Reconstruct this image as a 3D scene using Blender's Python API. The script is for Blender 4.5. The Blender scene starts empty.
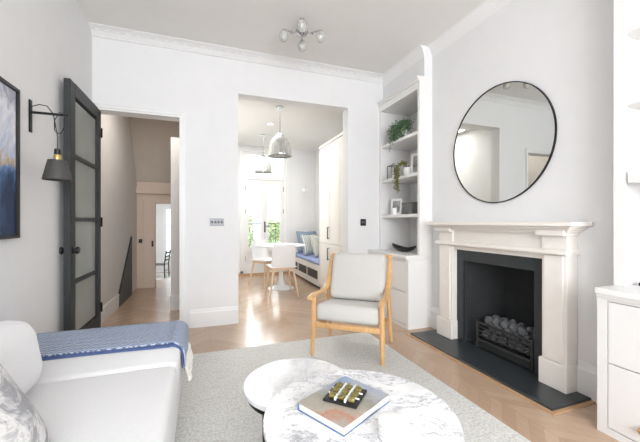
import bpy, bmesh, math, random
from mathutils import Vector, Matrix

R = math.radians
PI = math.pi
scene = bpy.context.scene
COL = scene.collection

# ------------------------------------------------------------------ camera
cd = bpy.data.cameras.new('camera')
cam = bpy.data.objects.new('camera', cd)
COL.objects.link(cam)
cam.location = (0, 0, 1.12)
cam.rotation_euler = (R(90), 0, R(-19.8))
cd.sensor_width = 36
cd.lens = 324 / 640 * 36
cd.shift_y = 1 / 640
cd.clip_start = 0.05
scene.camera = cam

# ------------------------------------------------------------------ world
w = bpy.data.worlds.new('world')
scene.world = w
w.use_nodes = True
wn = w.node_tree.nodes
wn['Background'].inputs[0].default_value = (0.93, 0.97, 1.0, 1)
# hazy sky with the veiled sun over the garden side (+Y)
_tc = wn.new('ShaderNodeTexCoord'); _dp = wn.new('ShaderNodeVectorMath'); _dp.operation = 'DOT_PRODUCT'
_dp.inputs[1].default_value = Vector((0.08, 0.88, 0.47)).normalized()
_mr = wn.new('ShaderNodeMapRange'); _mr.inputs['From Min'].default_value = 0.950; _mr.inputs['From Max'].default_value = 0.992; _mr.interpolation_type = 'SMOOTHSTEP'
_mr.inputs['To Min'].default_value = 1.9; _mr.inputs['To Max'].default_value = 18.0
w.node_tree.links.new(_tc.outputs['Generated'], _dp.inputs[0])
w.node_tree.links.new(_dp.outputs['Value'], _mr.inputs['Value'])
w.node_tree.links.new(_mr.outputs[0], wn['Background'].inputs[1])

# ------------------------------------------------------------------ lights
def area(name, loc, rot, sx, sy, power, col=(1, 1, 1)):
    l = bpy.data.lights.new(name, 'AREA')
    l.shape = 'RECTANGLE'; l.size = sx; l.size_y = sy
    l.energy = power; l.color = col
    o = bpy.data.objects.new(name, l)
    o.location = loc; o.rotation_euler = rot
    COL.objects.link(o)
    return o
# daylight entering through the street windows behind the camera
area('street_window_light', (0.3, -2.9, 1.75), (R(90), 0, R(-14)), 2.5, 2.1, 178, (0.935, 0.955, 1.0))
# daylight entering through the garden doors of the dining room
area('garden_sky_light', (1.24, 8.7, 3.9), (R(-52), 0, 0), 2.2, 1.4, 420, (1.0, 0.98, 0.95))
# added panel below the dining room ceiling to brighten it, no real fitting
area('dining_fill', (0.75, 5.2, 2.70), (0, 0, 0), 0.8, 1.6, 36, (1.0, 0.975, 0.93))
# added panel under the far room ceiling, out of view, brightening that room
area('far_room_fill', (-1.2, 9.2, 2.05), (0, 0, 0), 1.0, 1.8, 30, (0.96, 0.98, 1.0))
area('hall_fill', (-0.45, 4.3, 2.66), (0, 0, 0), 0.4, 0.5, 8, (1.0, 0.93, 0.86))  # added fill that lifts the hall, no fitting there

scene.view_settings.view_transform = 'Standard'
scene.view_settings.look = 'None'
scene.view_settings.gamma = 1
scene.view_settings.exposure = 0.08
scene.view_settings.use_curve_mapping = False

# ------------------------------------------------------------------ materials
def srgb(r, g, b):
    f = lambda c: (c / 255 / 12.92) if c / 255 <= 0.04045 else ((c / 255 + 0.055) / 1.055) ** 2.4
    return (f(r), f(g), f(b), 1)

class NT:
    def __init__(s, name):
        s.m = bpy.data.materials.new(name); s.m.use_nodes = True
        s.t = s.m.node_tree; s.n = s.t.nodes; s.b = s.n['Principled BSDF']
    def new(s, typ, **kw):
        n = s.n.new(typ)
        for k, v in kw.items():
            if k in ('operation', 'blend_type', 'data_type', 'feature', 'noise_dimensions', 'wave_type', 'bands_direction', 'distance'):
                setattr(n, k, v)
        return n
    def link(s, a, b): s.t.links.new(a, b)
    def math(s, op, a, b=None):
        n = s.n.new('ShaderNodeMath'); n.operation = op
        for i, v in enumerate((a, b)):
            if v is None: continue
            if isinstance(v, (int, float)): n.inputs[i].default_value = v
            else: s.link(v, n.inputs[i])
        return n.outputs[0]
    def coords(s, scale=(1, 1, 1), rot=(0, 0, 0), kind='Object'):
        tc = s.n.new('ShaderNodeTexCoord'); mp = s.n.new('ShaderNodeMapping')
        mp.inputs['Scale'].default_value = scale; mp.inputs['Rotation'].default_value = rot
        s.link(tc.outputs[kind], mp.inputs[0]); return mp.outputs[0]
    def noise(s, vec, scale, detail=3, rough=0.5, dist=0):
        n = s.n.new('ShaderNodeTexNoise'); n.inputs['Scale'].default_value = scale
        n.inputs['Detail'].default_value = detail; n.inputs['Roughness'].default_value = rough
        n.inputs['Distortion'].default_value = dist
        if vec is not None: s.link(vec, n.inputs['Vector'])
        return n.outputs[0]
    def ramp(s, fac, stops):
        n = s.n.new('ShaderNodeValToRGB'); e = n.color_ramp.elements
        while len(e) < len(stops): e.new(0.5)
        for i, (p, c) in enumerate(stops):
            e[i].position = p; e[i].color = c
        s.link(fac, n.inputs[0]); return n.outputs[0]
    def bump(s, h, strength, dist=0.01):
        n = s.n.new('ShaderNodeBump'); n.inputs['Strength'].default_value = strength
        n.inputs['Distance'].default_value = dist
        s.link(h, n.inputs['Height']); s.link(n.outputs[0], s.b.inputs['Normal'])
    def mix(s, fac, a, b, mode='MIX'):
        n = s.n.new('ShaderNodeMixRGB'); n.blend_type = mode
        for i, v in enumerate((fac, a, b)):
            if isinstance(v, (int, float)): n.inputs[i].default_value = v
            elif isinstance(v, tuple): n.inputs[i].default_value = v
            else: s.link(v, n.inputs[i])
        return n.outputs[0]

def basic(name, c, rough=0.5, metal=0.0, nscale=30, namt=0.04, bump=0.0, bdist=0.003, spec=0.5, kind='Object'):
    t = NT(name)
    v = t.coords(kind=kind)
    n = t.noise(v, nscale, 4)
    dk = tuple(x * (1 - namt) for x in c[:3]) + (1,)
    lt = tuple(min(1, x * (1 + namt)) for x in c[:3]) + (1,)
    t.link(t.ramp(n, [(0.3, dk), (0.7, lt)]), t.b.inputs['Base Color'])
    t.b.inputs['Roughness'].default_value = rough
    t.b.inputs['Metallic'].default_value = metal
    t.b.inputs['Specular IOR Level'].default_value = spec
    if bump: t.bump(n, bump, bdist)
    return t.m

M = {}
M['wall'] = basic('wall_paint', srgb(233, 233, 233), 0.75, nscale=8, namt=0.01, spec=0.2)
M['ceiling'] = basic('ceiling_paint', srgb(236, 235, 232), 0.8, nscale=6, namt=0.01, spec=0.15)
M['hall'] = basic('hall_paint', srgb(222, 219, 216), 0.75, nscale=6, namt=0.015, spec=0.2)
M['soffit'] = basic('soffit_beige', srgb(205, 194, 182), 0.75, nscale=6, namt=0.02, spec=0.2)  # beige, browner than the flat ceilings
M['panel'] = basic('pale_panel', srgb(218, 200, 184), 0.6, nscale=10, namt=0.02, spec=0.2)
M['trim'] = basic('trim_gloss', srgb(238, 238, 237), 0.4, nscale=20, namt=0.008)
M['cabinet'] = basic('cabinet_paint', srgb(236, 235, 233), 0.42, nscale=15, namt=0.01)
M['cabinet_w'] = basic('dining_cabinet_paint', srgb(236, 233, 228), 0.45, nscale=15, namt=0.01)
M['stone'] = basic('limestone', srgb(240, 235, 228), 0.45, nscale=14, namt=0.02)
M['slate'] = basic('dark_slate', srgb(50, 55, 58), 0.35, nscale=12, namt=0.12, bump=0.1, bdist=0.001)
M['iron'] = basic('black_iron', srgb(34, 36, 37), 0.55, nscale=40, namt=0.15, bump=0.15, bdist=0.001)
M['firebrick'] = basic('sooty_lining', srgb(40, 43, 44), 0.8, nscale=9, namt=0.2, bump=0.2)
M['coal'] = basic('coal_lump', srgb(98, 100, 102), 0.85, nscale=25, namt=0.45, bump=0.6, bdist=0.01)
M['door'] = basic('dark_grey_green_paint', srgb(38, 43, 43), 0.5, nscale=30, namt=0.05)
M['blackmetal'] = basic('black_metal', srgb(38, 38, 38), 0.35, 0.6, nscale=60, namt=0.05)
M['black'] = basic('black_satin', srgb(28, 28, 29), 0.4, nscale=30, namt=0.1)
M['greymetal'] = basic('brushed_grey_metal', srgb(120, 122, 124), 0.4, 0.6, nscale=90, namt=0.08)
M['chrome'] = basic('chrome', srgb(205, 206, 208), 0.12, 1.0, nscale=50, namt=0.02)
M['brass'] = basic('brass', srgb(205, 180, 120), 0.3, 0.8, nscale=50, namt=0.05)
M['lampgrey'] = basic('lamp_grey', srgb(70, 68, 66), 0.6, nscale=40, namt=0.05)
M['white_plastic'] = basic('white_plastic', srgb(240, 240, 240), 0.4, nscale=30, namt=0.01)
M['white_ceramic'] = basic('white_ceramic', srgb(242, 242, 240), 0.3, nscale=30, namt=0.01)
M['table_white'] = basic('white_lacquer', srgb(240, 240, 240), 0.2, nscale=30, namt=0.01)
M['basket'] = basic('grey_felt', srgb(120, 120, 118), 0.85, nscale=60, namt=0.35, bump=0.5)
M['soil'] = basic('soil', srgb(60, 48, 38), 0.95, nscale=60, namt=0.3, bump=0.5)
M['ground'] = basic('garden_paving', srgb(205, 202, 195), 0.9, nscale=3, namt=0.1)
M['paper'] = basic('book_pages', srgb(245, 244, 240), 0.8, nscale=90, namt=0.02)
M['coverblue'] = basic('book_edge_blue', srgb(104, 128, 170), 0.5, nscale=30, namt=0.1)
M['gold'] = basic('olive_gold', srgb(140, 130, 74), 0.4, 0.3, nscale=70, namt=0.35)
M['cushion_blue'] = basic('dusty_blue_linen', srgb(142, 158, 178), 0.9, nscale=120, namt=0.08, bump=0.3)
M['bench_blue'] = basic('blue_bench_fabric', srgb(150, 162, 200), 0.9, nscale=140, namt=0.06, bump=0.2)

def wood(name, c1, c2, rough=0.4, scale=(1, 12, 12), rot=(0, 0, 0)):
    t = NT(name)
    v = t.coords(scale, rot)
    n = t.noise(v, 4, 5, 0.6, 0.8)
    t.link(t.ramp(n, [(0.3, c1), (0.7, c2)]), t.b.inputs['Base Color'])
    t.b.inputs['Roughness'].default_value = rough
    t.bump(n, 0.05, 0.002)
    return t.m
M['oak'] = wood('honey_oak', srgb(205, 158, 104), srgb(226, 184, 132), 0.4, (12, 12, 1.5))
M['ash'] = wood('pale_ash', srgb(222, 190, 156), srgb(236, 208, 176), 0.45, (12, 12, 1.5))
M['threshold'] = wood('threshold_oak', srgb(186, 148, 112), srgb(200, 164, 128), 0.4, (2, 12, 12))

def fabric(name, c, scale=180, amt=0.06, bump=0.25, big=0.0):
    t = NT(name)
    v = t.coords()
    n = t.noise(v, scale, 2)
    a = tuple(x * (1 - amt) for x in c[:3]) + (1,)
    b = tuple(min(1, x * (1 + amt)) for x in c[:3]) + (1,)
    t.link(t.ramp(n, [(0.35, a), (0.65, b)]), t.b.inputs['Base Color'])
    t.b.inputs['Roughness'].default_value = 0.92
    t.b.inputs['Specular IOR Level'].default_value = 0.15
    t.b.inputs['Sheen Weight'].default_value = 0.1
    t.bump(n, bump, 0.002)
    return t.m
M['sofa'] = fabric('white_sofa_linen', srgb(236, 236, 237), 160, 0.02)
M['seat'] = fabric('light_grey_wool', srgb(206, 204, 199), 200, 0.05)
M['fringe'] = fabric('cream_fringe', srgb(236, 233, 226), 90, 0.05)
M['ruffle'] = fabric('sage_grey_linen', srgb(196, 198, 188), 100, 0.08)

# striped cushion
t = NT('striped_linen')
wv = t.n.new('ShaderNodeTexWave'); wv.inputs['Scale'].default_value = 9; wv.inputs['Distortion'].default_value = 0.2
t.link(t.coords(), wv.inputs['Vector'])
t.link(t.ramp(wv.outputs[1], [(0.4, srgb(222, 222, 214)), (0.6, srgb(150, 162, 168))]), t.b.inputs['Base Color'])
t.b.inputs['Roughness'].default_value = 0.9
M['stripe'] = t.m

# throw: blue herringbone weave with pale flecks
t = NT('blue_throw_weave')
v = t.coords((1, 1, 1))
sep = t.n.new('ShaderNodeSeparateXYZ'); t.link(v, sep.inputs[0])
zig = t.math('PINGPONG', t.math('MULTIPLY', sep.outputs[0], 22), 0.5)
ln = t.math('FRACT', t.math('ADD', t.math('MULTIPLY', sep.outputs[1], 48), t.math('MULTIPLY', zig, 1.6)))
nn = t.noise(v, 110, 3, 0.7)
f = t.math('MULTIPLY', t.math('GREATER_THAN', ln, 0.5), t.math('MULTIPLY', nn, 1.3))
t.link(t.ramp(f, [(0.1, srgb(112, 130, 162)), (0.7, srgb(206, 213, 226))]), t.b.inputs['Base Color'])
t.b.inputs['Roughness'].default_value = 0.95
t.bump(f, 0.7, 0.006)
M['throw'] = t.m
M['throw_hem'] = fabric('blue_hem', srgb(84, 102, 146), 150, 0.1)

# ikat pillow
t = NT('grey_ikat')
v = t.coords((3.0, 9, 3), (0, 0, 0.5))
n = t.noise(v, 2.2, 5, 0.7, 1.5)
t.link(t.ramp(n, [(0.40, srgb(160, 160, 164)), (0.47, srgb(205, 205, 206)), (0.53, srgb(236, 234, 232)), (0.62, srgb(180, 178, 182))]), t.b.inputs['Base Color'])
t.b.inputs['Roughness'].default_value = 0.9
M['ikat'] = t.m

# marble
def marble(name, seed, c_v, c_m, c_c):
    t = NT(name)
    v = t.coords((1, 1, 1), (0.3, 0.2, seed))
    warp = t.noise(v, 3.0, 6, 0.6, 0.5)
    av = t.n.new('ShaderNodeVectorMath'); av.operation = 'MULTIPLY_ADD'
    sc = t.n.new('ShaderNodeCombineXYZ')
    t.link(v, av.inputs[0]); av.inputs[1].default_value = (3.2, 9.0, 4)
    for i in range(3): t.link(t.math('MULTIPLY', warp, 4.5), sc.inputs[i])
    t.link(sc.outputs[0], av.inputs[2])
    n = t.noise(av.outputs[0], 1.0, 8, 0.62, 0.3)
    vein = t.math('ABSOLUTE', t.math('SUBTRACT', n, 0.5))
    c = t.ramp(vein, [(0.0, c_v), (0.012, c_m), (0.035, srgb(240, 240, 240)), (0.3, srgb(246, 246, 245))])
    n2 = t.noise(v, 5, 6, 0.65)
    c2 = t.ramp(n2, [(0.45, (1, 1, 1, 1)), (0.7, c_c)])
    t.link(t.mix(1.0, c, c2, 'MULTIPLY'), t.b.inputs['Base Color'])
    t.b.inputs['Roughness'].default_value = 0.16
    return t.m
M['marble'] = marble('carrara_marble', 0.6, srgb(168, 169, 174), srgb(216, 216, 219), srgb(226, 226, 229))
M['marble2'] = marble('pale_marble', 2.1, srgb(212, 213, 216), srgb(232, 232, 234), srgb(240, 240, 242))

# rug
t = NT('woven_rug')
v = t.coords((1, 1, 1))
n = t.noise(v, 75, 3, 0.75)
n2 = t.noise(t.coords((2, 26, 2), (0, 0, 0.15)), 3.0, 4, 0.65, 0.6)
c = t.ramp(n, [(0.35, srgb(200, 199, 195)), (0.65, srgb(238, 237, 233))])
c2 = t.ramp(n2, [(0.25, srgb(196, 196, 194)), (0.45, (1, 1, 1, 1))])
t.link(t.mix(0.6, c, c2, 'MULTIPLY'), t.b.inputs['Base Color'])
t.b.inputs['Roughness'].default_value = 0.97
t.b.inputs['Specular IOR Level'].default_value = 0.1
t.bump(n, 0.8, 0.008)
M['rug'] = t.m

# oak chevron floor
t = NT('oak_chevron_floor')
v = t.coords()
sep = t.n.new('ShaderNodeSeparateXYZ'); t.link(v, sep.inputs[0])
W = 0.42; PW = 0.085
xw = t.math('DIVIDE', t.math('ADD', sep.outputs[0], 20.1), W)
zig = t.math('PINGPONG', xw, 1.0)
yy = t.math('DIVIDE', t.math('ADD', t.math('ADD', sep.outputs[1], 20), t.math('MULTIPLY', zig, W * 0.9)), PW)
colf = t.math('FLOOR', xw); rowf = t.math('FLOOR', yy)
cmb = t.n.new('ShaderNodeCombineXYZ'); t.link(colf, cmb.inputs[0]); t.link(rowf, cmb.inputs[1])
wnn = t.n.new('ShaderNodeTexWhiteNoise'); t.link(cmb.outputs[0], wnn.inputs[0])
tone = t.ramp(wnn.outputs[0], [(0.0, srgb(186, 158, 134)), (0.5, srgb(191, 164, 140)), (1.0, srgb(198, 171, 147))])
gr = t.noise(t.coords((20, 3, 1)), 3, 4, 0.6, 0.5)
tone2 = t.mix(0.35, tone, t.ramp(gr, [(0.3, srgb(225, 220, 214)), (0.7, (1, 1, 1, 1))]), 'MULTIPLY')
g1 = t.math('LESS_THAN', t.math('FRACT', yy), 0.03)
g2 = t.math('LESS_THAN', t.math('FRACT', xw), 0.007)
gap = t.math('MAXIMUM', g1, g2)
t.link(t.mix(gap, tone2, srgb(172, 144, 120)), t.b.inputs['Base Color'])
t.b.inputs['Roughness'].default_value = 0.2
M['floor'] = t.m

# painting
t = NT('blue_abstract_canvas')
v = t.coords((1, 1, 1))
n = t.noise(v, 2.0, 6, 0.65, 1.0)
sep = t.n.new('ShaderNodeSeparateXYZ'); t.link(v, sep.inputs[0])
n = t.math('ADD', n, t.math('MULTIPLY', sep.outputs[2], 0.45))
c = t.ramp(n, [(0.30, srgb(30, 48, 80)), (0.38, srgb(62, 92, 134)), (0.46, srgb(120, 146, 186)), (0.50, srgb(196, 170, 130)), (0.54, srgb(190, 200, 220)), (0.66, srgb(232, 232, 238)), (0.75, srgb(160, 162, 180)), (0.9, srgb(224, 226, 232))])
t.link(c, t.b.inputs['Base Color']); t.b.inputs['Roughness'].default_value = 0.6
M['canvas'] = t.m

# book cover photo
t = NT('landscape_cover')
v = t.coords((1, 1, 1))
n = t.noise(v, 7, 6, 0.7, 0.6)
sep = t.n.new('ShaderNodeSeparateXYZ'); t.link(v, sep.inputs[0])
f = t.math('ADD', t.math('ADD', t.math('MULTIPLY', sep.outputs[0], 2.2), t.math('MULTIPLY', n, 0.9)), t.math('ADD', t.math('MULTIPLY', sep.outputs[1], 1.3), 0.0))
c = t.ramp(f, [(0.0, srgb(176, 166, 156)), (0.16, srgb(186, 134, 110)), (0.26, srgb(178, 168, 154)), (0.45, srgb(150, 148, 136)), (0.62, srgb(176, 176, 180)), (0.9, srgb(130, 158, 196))])
t.link(c, t.b.inputs['Base Color']); t.b.inputs['Roughness'].default_value = 0.3
M['cover'] = t.m

def leafmat(name, c1, c2):
    t = NT(name)
    n = t.noise(t.coords(), 25, 3)
    t.link(t.ramp(n, [(0.3, c1), (0.7, c2)]), t.b.inputs['Base Color'])
    t.b.inputs['Roughness'].default_value = 0.5
    return t.m
M['leaf'] = leafmat('ivy_green', srgb(58, 88, 58), srgb(110, 142, 104))
M['olive'] = leafmat('olive_green', srgb(92, 96, 52), srgb(142, 140, 84))
M['garden'] = leafmat('garden_green', srgb(120, 150, 90), srgb(190, 208, 150))

# glass pane: mostly clear with a mirror-like share
def pane(name, tint=(0.96, 0.98, 0.97, 1), gl=0.10, rough=0.02):
    t = NT(name)
    tr = t.n.new('ShaderNodeBsdfTransparent'); tr.inputs[0].default_value = tint
    g = t.n.new('ShaderNodeBsdfGlossy'); g.inputs['Roughness'].default_value = rough
    fr = t.n.new('ShaderNodeFresnel'); fr.inputs[0].default_value = 1.45
    nz = t.noise(t.coords(), 3, 2)
    fac = t.math('ADD', t.math('MULTIPLY', fr.outputs[0], 0.8), t.math('MULTIPLY', nz, gl))
    mx = t.n.new('ShaderNodeMixShader')
    t.link(fac, mx.inputs[0]); t.link(tr.outputs[0], mx.inputs[1]); t.link(g.outputs[0], mx.inputs[2])
    t.link(mx.outputs[0], t.n['Material Output'].inputs[0])
    return t.m
M['glass'] = pane('clear_glass')
t = NT('lightened_door_glass')  # pale diffuse share stands in for light and reflections on the panes
t.b.inputs['Base Color'].default_value = srgb(196, 200, 196); t.b.inputs['Roughness'].default_value = 0.12
tr = t.n.new('ShaderNodeBsdfTransparent'); tr.inputs[0].default_value = (0.93, 0.95, 0.94, 1)
mx = t.n.new('ShaderNodeMixShader')
t.link(t.math('ADD', t.math('MULTIPLY', t.noise(t.coords(), 4, 2), 0.12), 0.5), mx.inputs[0])
t.link(tr.outputs[0], mx.inputs[1]); t.link(t.b.outputs[0], mx.inputs[2]); t.link(mx.outputs[0], t.n['Material Output'].inputs[0])
M['doorglass'] = t.m

t = NT('frosted_glass')
d = t.n.new('ShaderNodeBsdfPrincipled')
t.b.inputs['Base Color'].default_value = srgb(200, 200, 194); t.b.inputs['Roughness'].default_value = 0.15
tr = t.n.new('ShaderNodeBsdfTransparent'); tr.inputs[0].default_value = (0.95, 0.95, 0.94, 1)
lw = t.n.new('ShaderNodeLayerWeight'); lw.inputs[0].default_value = 0.55
rib = t.noise(t.coords((1, 1, 0.1)), 50, 1)
mx = t.n.new('ShaderNodeMixShader')
t.link(t.math('ADD', t.math('MULTIPLY', lw.outputs[1], 0.5), t.math('ADD', t.math('MULTIPLY', rib, 0.8), 0.25)), mx.inputs[0])
t.link(tr.outputs[0], mx.inputs[1]); t.link(t.b.outputs[0], mx.inputs[2])
t.link(mx.outputs[0], t.n['Material Output'].inputs[0])
M['frost'] = t.m

t = NT('silver_mirror')
t.b.inputs['Metallic'].default_value = 1; t.b.inputs['Roughness'].default_value = 0.0
n = t.noise(t.coords(), 2, 2)
t.link(t.ramp(n, [(0, (0.70, 0.71, 0.69, 1)), (1, (0.72, 0.73, 0.71, 1))]), t.b.inputs['Base Color'])
M['mirror'] = t.m

def emit(name, c, s):
    t = NT(name)
    n = t.noise(t.coords(), 5, 1)
    t.link(t.ramp(n, [(0, c), (1, c)]), t.b.inputs['Base Color'])
    t.b.inputs['Emission Color'].default_value = c; t.b.inputs['Emission Strength'].default_value = s
    return t.m
M['bulb'] = emit('lit_bulb', (1, 0.97, 0.92, 1), 0.6)

# photographic print in shelf frames
t = NT('monochrome_print')
n = t.noise(t.coords(), 14, 4, 0.7)
t.link(t.ramp(n, [(0.35, srgb(90, 90, 94)), (0.6, srgb(200, 200, 200))]), t.b.inputs['Base Color'])
M['print'] = t.m

# ------------------------------------------------------------------ mesh helpers
class MB:
    """Collects shapes and links them as one mesh object."""
    def __init__(s): s.bm = bmesh.new()
    def box(s, x0, x1, y0, y1, z0, z1, bev=0.0, seg=2):
        x0, x1 = min(x0, x1), max(x0, x1); y0, y1 = min(y0, y1), max(y0, y1); z0, z1 = min(z0, z1), max(z0, z1)
        vs = [s.bm.verts.new(p) for p in ((x0,y0,z0),(x1,y0,z0),(x1,y1,z0),(x0,y1,z0),(x0,y0,z1),(x1,y0,z1),(x1,y1,z1),(x0,y1,z1))]
        fs = [s.bm.faces.new([vs[i] for i in q]) for q in ((3,2,1,0),(4,5,6,7),(0,1,5,4),(1,2,6,5),(2,3,7,6),(3,0,4,7))]
        if bev > 0:
            es = list({e for f_ in fs for e in f_.edges})
            bmesh.ops.bevel(s.bm, geom=es, offset=bev, segments=seg, affect='EDGES', profile=0.5)
        return s
    def poly(s, pts, faces):
        vs = [s.bm.verts.new(p) for p in pts]
        for f_ in faces: s.bm.faces.new([vs[i] for i in f_])
        return s
    def prism(s, pts, vec):
        """closed polygon pts (3D) extruded by vec"""
        n = len(pts); vec = Vector(vec)
        a = [s.bm.verts.new(p) for p in pts]; b = [s.bm.verts.new(Vector(p) + vec) for p in pts]
        s.bm.faces.new(a); s.bm.faces.new(b[::-1])
        for i in range(n): s.bm.faces.new((a[i], b[i], b[(i+1) % n], a[(i+1) % n]))
        return s
    def tube(s, path, r, n=8, closed=False, sq=None):
        path = [Vector(p) for p in path]; L = len(path); rings = []
        rr = r if isinstance(r, (list, tuple)) else [r] * L
        up = None
        for i, p in enumerate(path):
            a = path[(i-1) % L] if (closed or i > 0) else p
            b = path[(i+1) % L] if (closed or i < L-1) else p
            d = (b - a).normalized()
            if up is None:
                up = Vector((0, 0, 1)) if abs(d.z) < 0.9 else Vector((1, 0, 0))
            sx = d.cross(up).normalized(); up = sx.cross(d).normalized()
            ring = []
            for k in range(n):
                an = 2 * PI * k / n + (PI / n)
                kx, kz = math.cos(an), math.sin(an)
                if sq: kx *= sq[0]; kz *= sq[1]
                ring.append(s.bm.verts.new(p + (sx * kx + up * kz) * rr[i]))
            rings.append(ring)
        m = L if closed else L - 1
        for i in range(m):
            A, B = rings[i], rings[(i+1) % L]
            for k in range(n): s.bm.faces.new((A[k], A[(k+1) % n], B[(k+1) % n], B[k]))
        if not closed:
            s.bm.faces.new(rings[0][::-1]); s.bm.faces.new(rings[-1])
        return s
    def lathe(s, prof, c=(0, 0, 0), n=32, axis='Z', cap=True):
        c = Vector(c); rings = []
        def pt(r_, h, a):
            if axis == 'Z': return c + Vector((r_ * math.cos(a), r_ * math.sin(a), h))
            if axis == 'X': return c + Vector((h, r_ * math.cos(a), r_ * math.sin(a)))
            return c + Vector((r_ * math.cos(a), h, r_ * math.sin(a)))
        for (r_, h) in prof:
            if r_ < 1e-5: rings.append([s.bm.verts.new(pt(0, h, 0))])
            else: rings.append([s.bm.verts.new(pt(r_, h, 2 * PI * k / n)) for k in range(n)])
        for A, B in zip(rings, rings[1:]):
            if len(A) == 1 and len(B) == 1: continue
            for k in range(n):
                if len(A) == 1: s.bm.faces.new((A[0], B[k], B[(k+1) % n]))
                elif len(B) == 1: s.bm.faces.new((A[k], A[(k+1) % n], B[0]))
                else: s.bm.faces.new((A[k], A[(k+1) % n], B[(k+1) % n], B[k]))
        if cap:
            if len(rings[0]) > 1: s.bm.faces.new(rings[0][::-1])
            if len(rings[-1]) > 1: s.bm.faces.new(rings[-1])
        return s
    def profile_run(s, prof, a, b, out):
        """prof = [(out, z)] closed polygon; runs from a to b (xy) ; out = unit xy vector"""
        o = Vector((out[0], out[1], 0))
        pts = [Vector((a[0], a[1], 0)) + o * p + Vector((0, 0, z)) for p, z in prof]
        return s.prism(pts, Vector((b[0] - a[0], b[1] - a[1], 0)))
    def blob(s, c, r, seed=0, rough=0.25, sub=2):
        rnd = random.Random(seed)
        res = bmesh.ops.create_icosphere(s.bm, subdivisions=sub, radius=1)
        for v in res['verts']:
            k = 1 + rnd.uniform(-rough, rough)
            v.co = Vector(c) + Vector((v.co.x * r[0], v.co.y * r[1], v.co.z * r[2])) * k
        return s
    def pillow(s, w_, h_, t_, n=14, pw=2.6, ruf=0.0):
        """cushion in the xz plane, thickness along y, centre at the origin"""
        rnd = random.Random(5)
        grid = {}
        for side in (1, -1):
            for i in range(n + 1):
                for j in range(n + 1):
                    a = -1 + 2 * i / n; b = -1 + 2 * j / n
                    edge = i in (0, n) or j in (0, n)
                    if edge and side == -1: grid[(side, i, j)] = grid[(1, i, j)]; continue
                    k = max(0, (1 - abs(a) ** pw) * (1 - abs(b) ** pw)) ** 0.5
                    pinch = 1 - 0.06 * (1 - abs(a * b)) * (max(abs(a), abs(b)) ** 4)
                    o = ruf * rnd.uniform(-1, 1) if edge else 0
                    grid[(side, i, j)] = s.bm.verts.new((a * w_ / 2 * pinch, side * k * t_ / 2 + o, b * h_ / 2 * pinch))
            for i in range(n):
                for j in range(n):
                    q = [grid[(side, i, j)], grid[(side, i+1, j)], grid[(side, i+1, j+1)], grid[(side, i, j+1)]]
                    s.bm.faces.new(q if side == -1 else q[::-1])
        return s
    def leaves(s, pts, size, seed=1):
        rnd = random.Random(seed)
        for p in pts:
            L = size * rnd.uniform(0.7, 1.3); d = Vector((rnd.gauss(0, 1), rnd.gauss(0, 1), rnd.gauss(-0.3, 0.8))).normalized()
            q = d.cross(Vector((rnd.gauss(0, 1), rnd.gauss(0, 1), rnd.gauss(0, 1)))).normalized()
            nrm = d.cross(q)
            p = Vector(p)
            a = s.bm.verts.new(p); b = s.bm.verts.new(p + d * L * .5 + q * L * .32 + nrm * L * .08)
            c = s.bm.verts.new(p + d * L); e = s.bm.verts.new(p + d * L * .5 - q * L * .32 + nrm * L * .08)
            s.bm.faces.new((a, b, c)); s.bm.faces.new((a, c, e))
        return s
    def xf(s, mat):
        bmesh.ops.transform(s.bm, matrix=mat, verts=s.bm.verts); return s
    def build(s, name, m, parent=None, smooth=False, world=True, mods=None):
        if parent is not None and world:
            bmesh.ops.translate(s.bm, vec=-Vector(parent_world(parent)), verts=s.bm.verts)
        bmesh.ops.recalc_face_normals(s.bm, faces=s.bm.faces)
        me = bpy.data.meshes.new(name); s.bm.to_mesh(me); s.bm.free()
        if smooth:
            for p in me.polygons: p.use_smooth = True
            if smooth != 'all':
                try: me.set_sharp_from_angle(angle=R(40))
                except Exception: pass
        me.materials.append(M[m] if isinstance(m, str) else m)
        o = bpy.data.objects.new(name, me); COL.objects.link(o)
        if parent is not None: o.parent = parent
        return o

def parent_world(p):
    v = Vector(p.location)
    while p.parent is not None:
        p = p.parent; v = v + Vector(p.location)
    return v

def tag(o, label, cat, group=None, kind=None):
    o['label'] = label; o['category'] = cat
    if group: o['group'] = group
    if kind: o['kind'] = kind
    return o

def thing(name, loc, label, cat, group=None, rz=0):
    o = bpy.data.objects.new(name, None); COL.objects.link(o)
    o.location = loc; o.rotation_euler = (0, 0, rz); o.empty_display_size = 0.1
    return tag(o, label, cat, group)

def struct(o):
    o['kind'] = 'structure'; return o

def copy_tree(o, parent=None):
    c = o.copy(); COL.objects.link(c); c.parent = parent
    for ch in list(o.children): copy_tree(ch, c)
    return c

def origin(o, loc):
    """move a single mesh's origin to loc, geometry stays"""
    o.data.transform(Matrix.Translation(-Vector(loc))); o.location = loc; return o

# ================================================================== STRUCTURE
LX, RX, CX, BY, FY = -1.01, 2.62, 2.30, 3.69, -2.8   # left wall, alcove wall, chimney breast, back wall, street wall
CH = 2.985; DC = 2.72
T = 0.16

# floors
m = MB(); m.box(LX - .2, RX + .2, FY - .3, 7.02, -.12, 0); m.build('floor', 'floor')['kind'] = 'structure'
m = MB(); m.box(-2.3, 0.08, 6.24, 11.4, -.57, -.45); struct(m.build('floor_far_room', 'floor'))
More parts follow.
